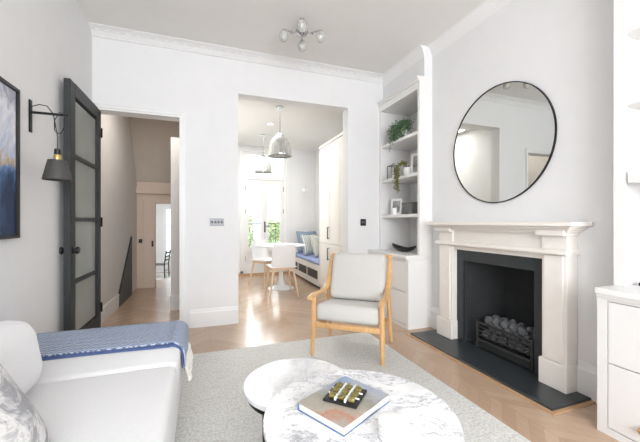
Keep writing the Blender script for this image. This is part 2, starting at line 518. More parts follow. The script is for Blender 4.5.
# ceilings
m = MB(); m.box(LX - .2, RX + .2, FY - .3, BY + .02, CH, CH + .1); struct(m.build('ceiling', 'ceiling'))
m = MB(); m.box(0.1, 2.5, BY + T, 7.0, DC, DC + .1); struct(m.build('ceiling_dining', 'ceiling'))
m = MB(); m.box(-1.2, 0.1, BY + T, 5.6, DC, DC + .1); struct(m.build('ceiling_hall', 'ceiling'))
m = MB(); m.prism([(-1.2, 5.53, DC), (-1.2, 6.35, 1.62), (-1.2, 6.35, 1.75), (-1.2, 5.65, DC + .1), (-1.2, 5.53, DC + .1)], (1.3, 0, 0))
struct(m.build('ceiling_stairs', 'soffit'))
m = MB(); m.box(-2.4, 0.1, 6.25, 11.4, 2.1, 2.2); struct(m.build('ceiling_far_room', 'ceiling'))

# left wall
m = MB(); m.box(LX - .14, LX, FY - .2, BY + .02, 0, CH); struct(m.build('wall_left', 'wall'))
# back wall with doorway and the wide opening
DX0, DX1, DH = -0.975, -0.215, 2.235
OX0, OX1, OH = 0.365, 1.70, 2.545
m = MB()
m.box(LX - .14, DX0, BY, BY + T, 0, CH); m.box(DX0, DX1, BY, BY + T, DH, CH)
m.box(DX1, OX0, BY, BY + T, 0, CH); m.box(OX0, OX1, BY, BY + T, OH, CH); m.box(OX1, RX + .2, BY, BY + T, 0, CH)
struct(m.build('wall_back', 'wall'))
# alcove/right wall
m = MB(); m.box(RX, RX + .14, FY - .2, BY + .02, 0, CH); struct(m.build('wall_right', 'wall'))
# chimney breast with fire opening
BY0, BY1 = 1.14, 2.85
FO0, FO1, FOZ = 1.587, 2.44, .84
m = MB()
m.box(CX, RX, BY0, FO0, 0, CH); m.box(CX, RX, FO1, BY1, 0, CH); m.box(CX, RX, FO0, FO1, FOZ, CH)
struct(m.build('wall_chimney', 'wall'))
# street wall behind the camera, two tall windows
m = MB(); y0, y1 = FY - .2, FY
m.box(LX, RX, y0, y1, 0, .6); m.box(LX, RX, y0, y1, 2.85, CH); m.box(LX, -.65, y0, y1, .6, 2.85)
m.box(1.9, RX, y0, y1, .6, 2.85)
struct(m.build('wall_front', 'wall'))
# dining room walls
m = MB(); m.box(.1, .2, BY + T, 7.0, 0, DC); struct(m.build('wall_dining_left', 'wall'))
m = MB(); m.box(2.36, 2.46, BY + T, 7.0, 0, DC); struct(m.build('wall_dining_right', 'wall'))
FDX0, FDX1, FDZ = .775, 1.70, 2.60; DY = 6.9
m = MB(); m.box(.2, FDX0, DY, DY + .2, 0, DC); m.box(FDX1, 2.36, DY, DY + .2, 0, DC); m.box(FDX0, FDX1, DY, DY + .2, FDZ, DC)
struct(m.build('wall_dining_back', 'wall'))
# hall walls
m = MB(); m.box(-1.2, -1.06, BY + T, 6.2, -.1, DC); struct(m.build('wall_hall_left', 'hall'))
m = MB(); m.box(0.0, .1, BY + T, 6.2, 0, DC); m.box(-.39, 0.0, 4.52, 4.75, 0, 2.2); struct(m.build('wall_hall_right', 'hall'))
m = MB(); m.box(-.4, 0.0, 4.5, 4.52, 0, .19); m.box(-1.06, -1.045, BY + T, 4.93, 0, .17)
struct(m.build('baseboard_hall', 'trim'))
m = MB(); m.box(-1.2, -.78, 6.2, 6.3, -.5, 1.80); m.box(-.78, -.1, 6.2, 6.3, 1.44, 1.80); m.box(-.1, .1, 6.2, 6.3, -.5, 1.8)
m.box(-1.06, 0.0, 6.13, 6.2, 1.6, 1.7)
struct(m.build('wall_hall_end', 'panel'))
m = MB(); m.prism([(-1.06, 4.90, 0), (-1.06, 4.93, .16), (-1.06, 5.72, .90), (-1.06, 5.72, 0)], (.02, 0, 0))
struct(m.build('trim_stair_side', 'door'))
# far room
m = MB(); m.box(-2.4, -2.3, 6.25, 11.4, -.5, 2.1); struct(m.build('wall_far_left', 'wall'))
m = MB(); m.box(.08, .1, 7.1, 11.4, -.5, 2.1); m.box(.0, .08, 6.3, 11.4, -.5, 2.1); struct(m.build('wall_far_right', 'wall'))
m = MB(); m.box(-2.4, -1.2, 11.2, 11.4, -.5, 2.1); m.box(-1.2, -.2, 11.2, 11.4, 1.6, 2.1); m.box(-.2, .1, 11.2, 11.4, -.5, 2.1)
struct(m.build('wall_far_back', 'wall'))

# skirtings
def skirt(name, a, b, out, h=.19, mat='trim'):
    prof = [(0, 0), (.02, 0), (.02, h * .8), (.013, h * .88), (.009, h), (0, h)]
    o = MB().profile_run(prof, a, b, out).build(name, mat); struct(o)
skirt('baseboard_back', (DX1 + .085, BY), (OX0, BY), (0, -1))
skirt('baseboard_back_right', (OX1, BY), (2.0, BY), (0, -1))
skirt('baseboard_left', (LX, FY), (LX, BY), (1, 0))
skirt('baseboard_chimney_near', (CX, BY0), (CX, 1.41), (-1, 0), .22)
skirt('baseboard_chimney_far', (CX, 2.66), (CX, BY1), (-1, 0), .22)
skirt('baseboard_dining', (FDX1, DY), (2.36, DY), (0, -1), .12)
skirt('baseboard_dining_left', (.2, DY), (FDX0, DY), (0, -1), .12)
m = MB(); m.box(FDX0 - .1, FDX1 + .25, DY - .03, DY, 0, .045); struct(m.build('trim_threshold', 'threshold'))

# cornice with relief ornament
def cornice(name, a, b, out, orn=True):
    prof = ([(0, CH), (.115, CH), (.115, CH - .006), (.10, CH - .010), (.085, CH - .012), (.05, CH - .028), (.028, CH - .052), (.018, CH - .058), (.018, CH - .066), (0, CH - .072)] if orn else
            [(0, CH), (.07, CH), (.05, CH - .006), (.028, CH - .028), (.010, CH - .075), (0, CH - .11)])
    m = MB().profile_run(prof, a, b, out)
    if orn:
        A = Vector((a[0], a[1], 0)); B = Vector((b[0], b[1], 0)); L = (B - A).length; d = (B - A) / L
        k = int(L / .085); o = Vector((out[0], out[1], 0))
        for i in range(k):
            c = A + d * ((i + .5) * L / k) + o * .060 + Vector((0, 0, CH - .026))
            m.blob(c, (.028, .013, .007), i, .12, 1)
    struct(m.build(name, 'trim'))
cornice('trim_cornice_back', (LX, BY), (RX, BY), (0, -1))
cornice('trim_cornice_chimney', (CX, BY0), (CX, BY1), (-1, 0), False)
cornice('trim_cornice_alcove', (CX, BY1), (RX, BY1), (0, 1), False)

# door casing (architrave)
def casing(name, x0, x1, h, y, wd=.07, dp=.022):
    m = MB()
    for (a, b) in ((x0 - wd, x0), (x1, x1 + wd)):
        m.box(a, b, y - dp * .6, y, 0, h + wd)
        m.box(a if a < x0 - .01 else b - .018, a + .018 if a < x0 - .01 else b, y - dp, y, 0, h + wd)
    m.box(x0, x1, y - dp * .6, y, h, h + wd); m.box(x0 - wd, x1 + wd, y - dp, y, h + wd - .018, h + wd)
    struct(m.build(name, 'trim'))
m = MB()
m.box(DX1, DX1 + .028, BY - .012, BY, 0, DH + .028); m.box(DX1 + .028, DX1 + .04, BY - .02, BY, 0, DH + .04)
m.box(DX0, DX1, BY - .012, BY, DH, DH + .028); m.box(DX0 - .03, DX1 + .028, BY - .02, BY, DH + .028, DH + .04)
m.box(DX1 - .02, DX1, BY, BY + T, 0, DH); m.box(DX0, DX1 - .02, BY, BY + T, DH - .02, DH)
struct(m.build('trim_doorway', 'trim'))

# ------------------------------------------------ open dark glazed door
dr = bpy.data.objects.new('door_1', None); COL.objects.link(dr); dr.location = (-.955, BY - .02, 0); dr['kind'] = 'structure'
dr['label'] = 'open dark grey-green glazed door with four panes'
X0, X1 = -.975, -.930; YA, YB = 2.90, 3.66; DT = 2.19
m = MB()
m.box(X0, X1, YA, YA + .10, .01, DT, .003, 1); m.box(X0, X1, YB - .10, YB, .01, DT, .003, 1)
m.box(X0, X1, YA + .10, YB - .10, DT - .10, DT); m.box(X0, X1, YA + .10, YB - .10, .01, .23)
for z in (1.63, 1.14, .655): m.box(X0 + .006, X1 - .006, YA + .10, YB - .10, z - .016, z + .016)
m.build('door_frame', 'door', dr)
zs = [.23, .655, 1.14, 1.63, DT - .10]
for a, b in zip(zs, zs[1:]):
    MB().box(-.955, -.951, YA + .101, YB - .101, a + .017, b - .017).build('pane', 'doorglass', dr)
for sgn, x in ((1, X1), (-1, X0)):
    m = MB(); prof = [(.028, 0), (.028, .004), (.011, .007), (.010, .012), (.022, .017), (.028, .026), (.027, .036), (.016, .044), (0, .046)]
    m.lathe([(r_, sgn * h) for r_, h in prof], (x, YA + .05, .905), 20, 'X')
    m.build('knob', 'black', dr, True)
m = MB()
for z in (.3, 1.12, 1.98): m.tube([(X1 + .006, YB + .002, z - .045), (X1 + .006, YB + .002, z + .045)], .007, 8)
m.build('hinge', 'blackmetal', dr)

# ------------------------------------------------ french doors (door_2)
fd = bpy.data.objects.new('door_2', None); COL.objects.link(fd); fd.location = ((FDX0 + FDX1) / 2, DY + .1, 0); fd['kind'] = 'structure'
m = MB(); fy0, fy1 = DY + .02, DY + .12
m.box(FDX0, FDX0 + .05, fy0, fy1, .03, FDZ); m.box(FDX1 - .05, FDX1, fy0, fy1, .03, FDZ)
m.box(FDX0 + .05, FDX1 - .05, fy0, fy1, FDZ - .05, FDZ); m.box(FDX0 + .05, FDX1 - .05, fy0, fy1, 2.02, 2.10); m.box(FDX0, FDX1, fy0, fy1, 0, .03)
m.box(FDX0 - .05, FDX0, DY - .02, DY, 0, FDZ + .05); m.box(FDX1, FDX1 + .05, DY - .02, DY, 0, FDZ + .05); m.box(FDX0, FDX1, DY - .02, DY, FDZ, FDZ + .05)
m.build('door_frame', 'trim', fd)
xm = (FDX0 + FDX1) / 2
for (a, b) in ((FDX0 + .052, xm - .003), (xm + .003, FDX1 - .052)):
    m = MB(); s = .075
    m.box(a, a + s, fy0 + .02, fy1 - .03, .035, 2.015); m.box(b - s, b, fy0 + .02, fy1 - .03, .035, 2.015)
    m.box(a + s, b - s, fy0 + .02, fy1 - .03, 1.93, 2.015); m.box(a + s, b - s, fy0 + .02, fy1 - .03, .035, .20)
    m.box(a + s, b - s, fy0 + .02, fy1 - .03, .50, .58); m.box(a + s, b - s, fy0 + .04, fy1 - .045, .20, .50)
    m.box(a + s, b - s, fy0 + .035, fy1 - .04, 1.24, 1.262)
    leaf = m.build('door_leaf', 'trim', fd)
    MB().box(a + s, b - s, fy0 + .045, fy0 + .049, .58, 1.93).build('pane', 'glass', leaf)
MB().box(FDX0 + .05, FDX1 - .05, fy0 + .045, fy0 + .049, 2.10, FDZ - .05).build('pane', 'glass', fd)
m = MB(); m.box(xm - .014, xm + .014, fy0 - .004, fy0 + .02, .90, 1.13, .003, 1); m.tube([(xm, fy0 - .004, 1.03), (xm, fy0 - .04, 1.03), (xm + .1, fy0 - .045, 1.03)], .008)
m.build('handle', 'black', fd)
for x in (FDX0 + .05, FDX1 - .05):
    for z in (.35, 1.35, 1.83):
        MB().tube([(x, fy0 + .012, z - .05), (x, fy0 + .012, z + .05)], .011, 8).build('hinge', 'greymetal', fd)

# far room glazed door (window_1)
w1 = bpy.data.objects.new('window_1', None); COL.objects.link(w1); w1.location = (-.7, 11.25, -.45); w1['kind'] = 'structure'
m = MB()
m.box(-1.2, -1.1, 11.2, 11.28, -.45, 1.6); m.box(-.3, -.2, 11.2, 11.28, -.45, 1.6); m.box(-.74, -.66, 11.2, 11.28, -.45, 1.6)
m.box(-1.1, -.3, 11.2, 11.28, 1.52, 1.6); m.box(-1.1, -.3, 11.2, 11.28, -.45, 0.05); m.box(-1.1, -.3, 11.22, 11.26, 1.0, 1.03); m.box(-1.1, -.3, 11.22, 11.26, .5, .53)
m.build('window_frame', 'trim', w1)
MB().box(-1.1, -.3, 11.24, 11.243, .05, 1.52).build('pane', 'glass', w1)
# sliding door leaf in the hall end wall
d3 = bpy.data.objects.new('door_3', None); COL.objects.link(d3); d3.location = (-.86, 6.18, 0); d3['kind'] = 'structure'
m = MB(); m.box(-.95, -.775, 6.165, 6.198, 0.0, 1.50, .003, 1); m.build('door_leaf', 'panel', d3)
m = MB(); m.box(-.83, -.80, 6.155, 6.166, .70, .80, .003, 1); m.build('handle', 'black', d3)

# ================================================================== FIREPLACE
def bevbox(name, mat, parent, *a, bev=.004, seg=2):
    return MB().box(*a, bev, seg).build(name, mat, parent)
fp = thing('fireplace_surround', (2.2, 2.03, 0), 'cream limestone fireplace surround with stepped mantel on the chimney breast', 'fireplace surround')
SX = 2.185
for a, b in ((1.42, 1.585), (2.44, 2.62)):
    m = MB(); m.box(SX + .012, CX - .001, a, b, .02, 1.045, .004); m.box(SX, SX + .012, a + .02, b - .02, .20, .90, .003, 1)
    m.build('pilaster', 'stone', fp)
    m = MB(); m.box(SX - .010, CX - .001, a - .010, b + .010, .02, .195, .006); m.build('plinth', 'stone', fp)
m = MB(); m.box(SX + .03, CX - .001, 1.585, 2.44, .865, 1.045, .002, 1); m.build('frieze', 'stone', fp)
m = MB()
prof = [(0, .905), (.135, .905), (.140, .912), (.140, .925), (.132, .935), (.125, .940), (0, .940)]
m.profile_run([(p_, z) for p_, z in prof], (CX - .001, 1.405), (CX - .001, 2.635), (-1, 0))
m.build('moulding', 'stone', fp)
m = MB()
for k, (p_, z0, z1) in enumerate(((.130, 1.045, 1.056), (.142, 1.056, 1.068), (.160, 1.068, 1.080), (.176, 1.080, 1.092), (.200, 1.092, 1.120))):
    g = (p_ - .12)
    m.box(CX - p_, CX - .001, 1.41 - g, 2.62 + g, z0, z1, .003, 1)
for a, b in ((1.41, 1.60), (2.43, 2.63)):
    m.box(CX - .150, CX - .001, a, b, 1.03, 1.068, .003, 1)
m.build('mantel_shelf', 'stone', fp)

ins = thing('fireplace_insert', (2.3, 2.03, 0), 'dark slate slips and sooty firebox inside the cream surround', 'fireplace')
m = MB()
m.box(CX - .05, CX - .02, 1.588, 1.68, .021, .863, .001, 1); m.box(CX - .05, CX - .02, 2.36, 2.438, .021, .863, .001, 1); m.box(CX - .05, CX - .02, 1.68, 2.36, .765, .863, .001, 1)
m.build('slate_slips', 'slate', ins)
m = MB()
x0, x1 = CX - .02, 2.60
m.poly([(x0, 1.68, .021), (x0, 2.36, .021), (x1, 2.22, .021), (x1, 1.82, .021), (x0, 1.68, .765), (x0, 2.36, .765), (x1, 2.22, .74), (x1, 1.82, .74)],
       [(0, 1, 2, 3), (4, 7, 6, 5), (0, 3, 7, 4), (1, 5, 6, 2), (3, 2, 6, 7)])
m.build('firebox', 'firebrick', ins)
h = tag(origin(MB().box(1.93, CX, 1.33, 2.72, 0, .02, .003, 1).build('hearth', 'slate'), (2.1, 2.0, 0)), 'flat dark slate hearth slab on the oak floor before the fireplace', 'hearth')
m = MB(); m.box(1.905, 1.93, 1.305, 2.745, 0, .008); m.box(1.93, CX - .001, 1.305, 1.33, 0, .008); m.box(1.93, CX - .001, 2.72, 2.745, 0, .008)
struct(m.build('trim_hearth', 'threshold'))

gr_ = thing('fire_grate', (2.3, 2.02, .021), 'black iron fire basket holding grey coals inside the dark firebox', 'fire grate')
gx, ga, gb = 2.20, 1.71, 2.215
gx = 2.27
m = MB()
for z, rr in ((.09, .010), (.135, .007), (.17, .007), (.205, .007), (.24, .011)):
    m.tube([(gx, ga, z), (gx, gb, z)], rr, 8)
m.build('front_bar', 'iron', gr_)
for y in (ga, gb):
    MB().tube([(gx, y, .021), (gx, y, .26)], .013, 8).build('leg', 'iron', gr_)
    MB().tube([(2.50, 1.86 if y == ga else 2.16, .022), (2.50, 1.86 if y == ga else 2.16, .24)], .011, 8).build('leg', 'iron', gr_)
m = MB(); m.poly([(gx, ga, .09), (gx, gb, .09), (2.52, 2.18, .09), (2.52, 1.86, .09), (gx, ga, .10), (gx, gb, .10), (2.52, 2.18, .10), (2.52, 1.86, .10)],
                 [(0, 1, 2, 3), (4, 7, 6, 5), (0, 4, 5, 1), (1, 5, 6, 2), (2, 6, 7, 3), (3, 7, 4, 0)])
m.build('tray', 'iron', gr_)
m = MB(); m.box(gx - .006, gx + .002, ga + .014, gb - .014, .03, .085, .002, 1); m.build('ash_guard', 'iron', gr_)
rnd = random.Random(3)
coals = []
for k, shape in enumerate(range(5)):
    m = MB().blob((0, 0, 0), (.042, .039, .034), 40 + k, .16, 2); coals.append(m)
cm = []
for k, m in enumerate(coals):
    bmesh.ops.recalc_face_normals(m.bm, faces=m.bm.faces)
    me = bpy.data.meshes.new('coal'); m.bm.to_mesh(me); m.bm.free(); me.materials.append(M['coal']); cm.append(me)
spots = []
for lv, z in enumerate((.142, .205, .262)):
    for i in range(8 - lv):
        for j in range(3 if lv < 2 else 2):
            y = 1.76 + (i + .5 * (lv % 2)) * .080; x = 2.325 + j * .080 + .012 * lv
            if y > 2.19 - (x - 2.3) * .2 or y < 1.74 + (x - 2.3) * .5: continue
            spots.append((x + rnd.uniform(-.006, .006), y + rnd.uniform(-.006, .006), z + rnd.uniform(-.003, .006)))
for i, p in enumerate(spots):
    o = bpy.data.objects.new('coal', cm[i % 5]); COL.objects.link(o); o.location = p
    o.rotation_euler = (rnd.uniform(0, 6), rnd.uniform(0, 6), rnd.uniform(0, 6))
    tag(o, 'grey lump of coal heaped in the black iron fire basket', 'coal', 'coals heaped in the fire basket')

# mirror
mr = thing('round_mirror', (CX, 2.036, 1.765), 'large round mirror with thin black rim hung above the mantelpiece', 'mirror')
MB().lathe([(.479, -.015), (.4865, -.015), (.4865, 0), (.479, 0), (.479, -.015)], (CX - .001, 2.036, 1.765), 96, 'X', cap=False).build('frame', 'blackmetal', mr, True)
MB().lathe([(0, -.010), (.479, -.010), (.479, -.002), (0, -.002)], (CX - .001, 2.036, 1.765), 96, 'X').build('mirror_glass', 'mirror', mr)

# ================================================================== ALCOVE JOINERY
FXL, FXU = 2.0, 2.14
def base_cabinet(y0, y1, label, near_end):
    t_ = thing('alcove_cupboard', ((FXL + RX) / 2, (y0 + y1) / 2, 0), label, 'cupboard')
    m = MB(); m.box(FXL + .02, RX - .001, y0 + .001, y1 - .001, .0, .72)
    m.build('body', 'cabinet', t_)
    m = MB()
    yA, yB = y0 + .001, y1 - .001
    m.box(FXL, FXL + .02, yA, yA + .045, 0, .72); m.box(FXL, FXL + .02, yB - .045, yB, 0, .72)
    m.box(FXL, FXL + .02, yA + .045, yB - .045, 0, .035); m.box(FXL, FXL + .02, yA + .045, yB - .045, .705, .72)
    m.build('face_frame', 'cabinet', t_)
    for a, b in ((.04, .375), (.381, .70)):
        MB().box(FXL + .002, FXL + .0195, yA + .049, yB - .049, a, b, .002, 1).build('drawer', 'cabinet', t_)
    ov = .02
    ya, yb = (y0 + .001, y1 - .001)
    if near_end == 'y0': ya = y0 - ov
    if near_end == 'y1': yb = y1 + ov
    m = MB(); m.box(FXL - .012, RX - .001, ya + .008, yb, .72, .738, .002, 1); m.box(FXL - .025, RX - .001, ya, yb, .738, .77, .004, 2)
    m.build('worktop', 'cabinet', t_)
    return t_
base_cabinet(2.85, 3.69, 'white built-in drawer cupboard left of the fireplace with a dark bowl on top', None)
cb = base_cabinet(-.4, 1.14, 'white built-in drawer cupboard right of the fireplace at the photo edge', None)
MB().lathe([(.010, 0), (.010, -.012), (.018, -.018), (.020, -.028), (.012, -.034), (0, -.035)], (FXL + .002, .935, .115), 20, 'X').build('knob', 'oak', cb, True)

def shelving(y0, y1, zs, label, post, crown=2.64):
    t_ = thing('alcove_shelving', ((FXU + RX) / 2, (y0 + y1) / 2, .771), label, 'shelving')
    m = MB(); ya, yb = y0 + .001, y1 - .001
    m.box(FXU + .02, RX - .03, ya, ya + .03, .771, crown); m.box(FXU, FXU + .02, ya, ya + post[0], .771, crown)
    m.build('upright', 'cabinet', t_)
    m = MB(); m.box(FXU + .02, RX - .03, yb - .03, yb, .771, crown); m.box(FXU, FXU + .02, yb - post[1], yb, .771, crown)
    m.build('upright', 'cabinet', t_)
    MB().box(RX - .03, RX - .001, ya, yb, .771, crown).build('back_panel', 'cabinet', t_)
    for z in zs:
        MB().box(FXU + .021, RX - .031, ya + .031, yb - .031, z - .035, z, .001, 1).build('shelf', 'cabinet', t_)
    m = MB(); m.box(FXU + .001, RX - .03, ya + post[0], yb - post[1], crown - .105, crown)
    m.box(FXU - .015, FXU + .001, ya, yb, crown - .03, crown); m.box(FXU - .03, FXU + .001, ya, yb, crown - .002, crown + .02)
    m.box(FXU, RX - .001, ya, yb, crown, crown + .02)
    m.build('crown', 'cabinet', t_)
    return t_
shelving(2.85, 3.69, (1.21, 1.656, 2.10), 'white open alcove shelving holding plants and frames, left of the mirror', (.035, .035))
s2 = shelving(-.4, 1.14, (1.79, 2.18, 2.58), 'white open alcove shelving at the right edge, above the cupboard', (.05, .05), 2.9)
MB().box(FXU + .001, RX - .031, -.35, 1.075, 1.33, 1.40).build('lintel', 'cabinet', s2)
MB().box(2.50, RX - .031, -.36, 1.04, .79, 1.32).build('niche_shade_board', basic('grey_lilac_shade', srgb(176, 178, 188), 0.5), s2)  # shade of the niche put into the board's grey-lilac colour
# wall above left shelving
m = MB(); m.box(FXU + .06, RX, BY1 + .001, BY, 2.66, CH); struct(m.build('wall_bulkhead', 'wall'))
cornice('trim_cornice_bulkhead', (FXU + .06, BY1), (FXU + .06, BY), (-1, 0), False)

# ---------------------------------------------- things on the left shelves
# trailing fern
pl = thing('trailing_plant', (2.27, 3.27, 2.10), 'bushy green trailing plant in a white pot spilling over the top shelf', 'plant')
MB().lathe([(.045, 0), (.06, .10), (.056, .10), (.05, .08), (0, .08)], (2.27, 3.27, 2.10), 20).build('pot', 'white_ceramic', pl, True)
rnd = random.Random(9); st = MB(); pts = []
for k in range(60):
    a = rnd.uniform(0, 2 * PI); fwd = rnd.uniform(.3, 1.0)
    ex, ey = -abs(math.cos(a)) * .13 * fwd - .03, math.sin(a) * .15 + .03
    top = rnd.uniform(.05, .12); drop = rnd.uniform(.05, .36) * (1 if ex < -.1 else .25)
    path = []
    for i in range(9):
        s_ = i / 8
        x = 2.27 + ex * min(1, s_ * 1.6); y = 3.27 + ey * min(1.1, s_ * 1.5)
        z = 2.19 + top * math.sin(min(1, s_ * 1.4) * PI * .6) - drop * max(0, s_ - .45) / .55
        if x > 2.13 and z < 2.125: z = 2.125
        path.append((x, y, z))
        for q in range(3): pts.append((x + rnd.gauss(0, .016), y + rnd.gauss(0, .018), z + rnd.gauss(0, .018)))
    st.tube(path, .0018, 4)
st.build('stem', 'leaf', pl)
MB().leaves(pts, .028, 4).build('foliage', 'leaf', pl)

# wire lantern
ln_ = thing('lantern', (2.25, 3.53, 1.656), 'small black wire-framed glass lantern on the middle shelf', 'lantern')
m = MB(); x, y, z, a, hh = 2.25, 3.53, 1.656, .05, .17
for sx in (-1, 1):
    for sy in (-1, 1): m.tube([(x + sx * a, y + sy * a, z), (x + sx * a, y + sy * a, z + hh)], .004, 6)
for zz in (z + .004, z + hh):
    m.tube([(x - a, y - a, zz), (x + a, y - a, zz), (x + a, y + a, zz), (x - a, y + a, zz)], .004, 6, True)
m.box(x - a, x + a, y - a, y + a, z, z + .008)
m.tube([(x, y - .02, z + hh), (x, y - .02, z + hh + .03), (x, y + .02, z + hh + .03), (x, y + .02, z + hh)], .003, 6)
m.build('frame', 'blackmetal', ln_)
MB().lathe([(.025, 0), (.025, .07), (.02, .073), (0, .073)], (x, y, z + .008), 16).build('candle', 'white_ceramic', ln_, True)

# white pot with drooping dried stems
vs = thing('hanging_stem_plant', (2.25, 3.21, 1.656), 'olive-green trailing stem plant in a low white pot hanging below middle shelf', 'plant')
MB().lathe([(.04, 0), (.055, .05), (.05, .10), (.045, .10), (.045, .085), (0, .085)], (2.25, 3.21, 1.656), 20).build('pot', 'white_ceramic', vs, True)
pts = []; st = MB(); rnd = random.Random(12)
for k in range(12):
    dy = rnd.uniform(-.045, .015); dz = rnd.uniform(.08, .30); path = []
    for i in range(10):
        s_ = i / 9
        x = 2.25 - .15 * min(1, s_ * 2.2) - .012 * rnd.random(); y = 3.21 + dy * s_ * 1.6 + .02 * s_
        z = 1.75 + .075 * math.sin(min(1, s_ * 2.2) * PI) * (1 - s_) + (-(dz) * max(0, s_ - .4) / .6) * 1.0
        if x > 2.135 and z < 1.68: z = 1.68
        path.append((x, y, z))
        for q in range(6): pts.append((x + rnd.gauss(0, .008), y + rnd.gauss(0, .009), z + rnd.gauss(0, .01)))
    st.tube(path, .0018, 4)
st.build('stem', 'olive', vs); MB().leaves(pts, .022, 6).build('foliage', 'olive', vs)

def pframe(name, x, y, z, wd, ht, label, mat, inner, cat='picture frame', rz=0.0, tilt=.12):
    t_ = thing(name, (x, y, z), label, cat, rz=rz)
    mt = Matrix.Rotation(tilt, 4, 'Y')
    bw = wd * .16
    m = MB(); m.box(0, .014, -wd/2, -wd/2 + bw, 0, ht); m.box(0, .014, wd/2 - bw, wd/2, 0, ht)
    m.box(0, .014, -wd/2 + bw, wd/2 - bw, 0, bw); m.box(0, .014, -wd/2 + bw, wd/2 - bw, ht - bw, ht)
    m.xf(mt); m.build('frame', mat, t_, world=False)
    m = MB(); m.box(.005, .010, -wd/2 + bw, wd/2 - bw, bw, ht - bw); m.xf(mt); m.build('picture', inner, t_, world=False)
    return t_
pframe('photo_frame', 2.27, 3.07, 1.657, .18, .25, 'tall pale picture frame leaning at the near end of middle shelf', 'cabinet', 'print', rz=R(25))
pframe('photo_frame', 2.25, 3.47, 1.211, .15, .20, 'small white photo frame on the lowest open shelf behind a candle', 'white_plastic', 'print', rz=R(30))
tag(origin(MB().lathe([(.027, 0), (.029, .01), (.029, .075), (.024, .08), (0, .078)], (2.185, 3.40, 1.21), 20).build('pillar_candle', 'white_ceramic', None, True), (2.185, 3.40, 1.21)),
    'short white pillar candle in front of the small white photo frame', 'candle')
bk = thing('storage_basket', (2.33, 3.26, 1.21), 'dark grey felt storage basket on the lowest open shelf', 'basket')
MB().box(2.26, 2.40, 3.16, 3.35, 1.21, 1.345, .012, 3).build('body', 'basket', bk, True)
MB().box(2.255, 2.405, 3.155, 3.355, 1.335, 1.352, .004, 1).build('rim', 'basket', bk)
tag(origin(MB().lathe([(.02, 0), (.026, .02), (.02, .05), (.012, .06), (0, .06)], (2.22, 3.12, 1.21), 16).build('ornament', 'basket', None, True), (2.22, 3.12, 1.21)),
    'tiny grey stone ornament beside the grey felt basket', 'ornament')
# boat-shaped bowl
m = MB(); n1, n2 = 20, 10
def boat(u, vv, off=0):
    L = .235 * u; wd = .075 * (1 - abs(u) ** 2.2) + .004
    return Vector((2.22 + wd * vv, 3.26 + L, .7705 + .012 + .075 * abs(u) ** 2.2 + (.035 * vv * vv) * (1 - abs(u) ** 2) - off))
top = [[m.bm.verts.new(boat(-1 + 2*i/n1, -1 + 2*j/n2)) for j in range(n2+1)] for i in range(n1+1)]
bot = [[m.bm.verts.new(boat(-1 + 2*i/n1, -1 + 2*j/n2, .011)) for j in range(n2+1)] for i in range(n1+1)]
for i in range(n1):
    for j in range(n2):
        m.bm.faces.new((top[i][j], top[i+1][j], top[i+1][j+1], top[i][j+1])); m.bm.faces.new((bot[i][j+1], bot[i+1][j+1], bot[i+1][j], bot[i][j]))
    for j in (0, n2): m.bm.faces.new((top[i][j], bot[i][j], bot[i+1][j], top[i+1][j]))
for i in (0, n1):
    for j in range(n2): m.bm.faces.new((top[i][j], top[i][j+1], bot[i][j+1], bot[i][j]))
tag(origin(m.build('boat_bowl', 'black', None, True), (2.22, 3.26, .77)), 'long black boat-shaped bowl with upturned ends on the white worktop', 'bowl')
rc = thing('remote_control', (2.25, 1.02, .771), 'small black remote control on the right-hand cupboard top', 'remote control')
MB().box(2.23, 2.275, .93, 1.075, .771, .791, .005, 2).build('body', 'black', rc, True)
m = MB()
for k in range(5):
    for j in (0, 1): m.lathe([(.005, 0), (.005, .002), (0, .002)], (2.244 + j * .017, .955 + k * .02, .791), 10)
m.build('button', 'lampgrey', rc)

# ================================================================== RUG
rg = MB().box(-.55, 1.56, -.5, 2.92, 0.0005, .012, .004, 1).build('rug', 'rug')
tag(origin(rg, (.5, 1.2, 0)), 'large pale grey woven rug under the tables and armchair', 'rug')

# ================================================================== SOFA
sf = thing('sofa', (-.55, .9, 0), 'white upholstered sofa with a blue throw over its far end', 'sofa')
SXF = -.115; SY0, SY1 = -.35, 2.30
MB().box(-.975, SXF - .012, SY0, SY1 - .012, .06, .27, .03, 3).build('base', 'sofa', sf, True)
for a, b in ((SY0, 1.665), (1.667, SY1)):
    MB().box(-.975, SXF, a, b, .272, .455, .032, 4).build('seat_cushion', 'sofa', sf, 'all')
MB().box(-.985, -.80, SY0, 1.62, .30, .64, .05, 4).build('backrest', 'sofa', sf, 'all')
for x in (-.92, -.2):
    for y in (SY0 + .1, SY1 - .12):
        MB().lathe([(.018, .0125), (.026, .06)], (x, y, 0), 14).build('leg', 'black', sf)

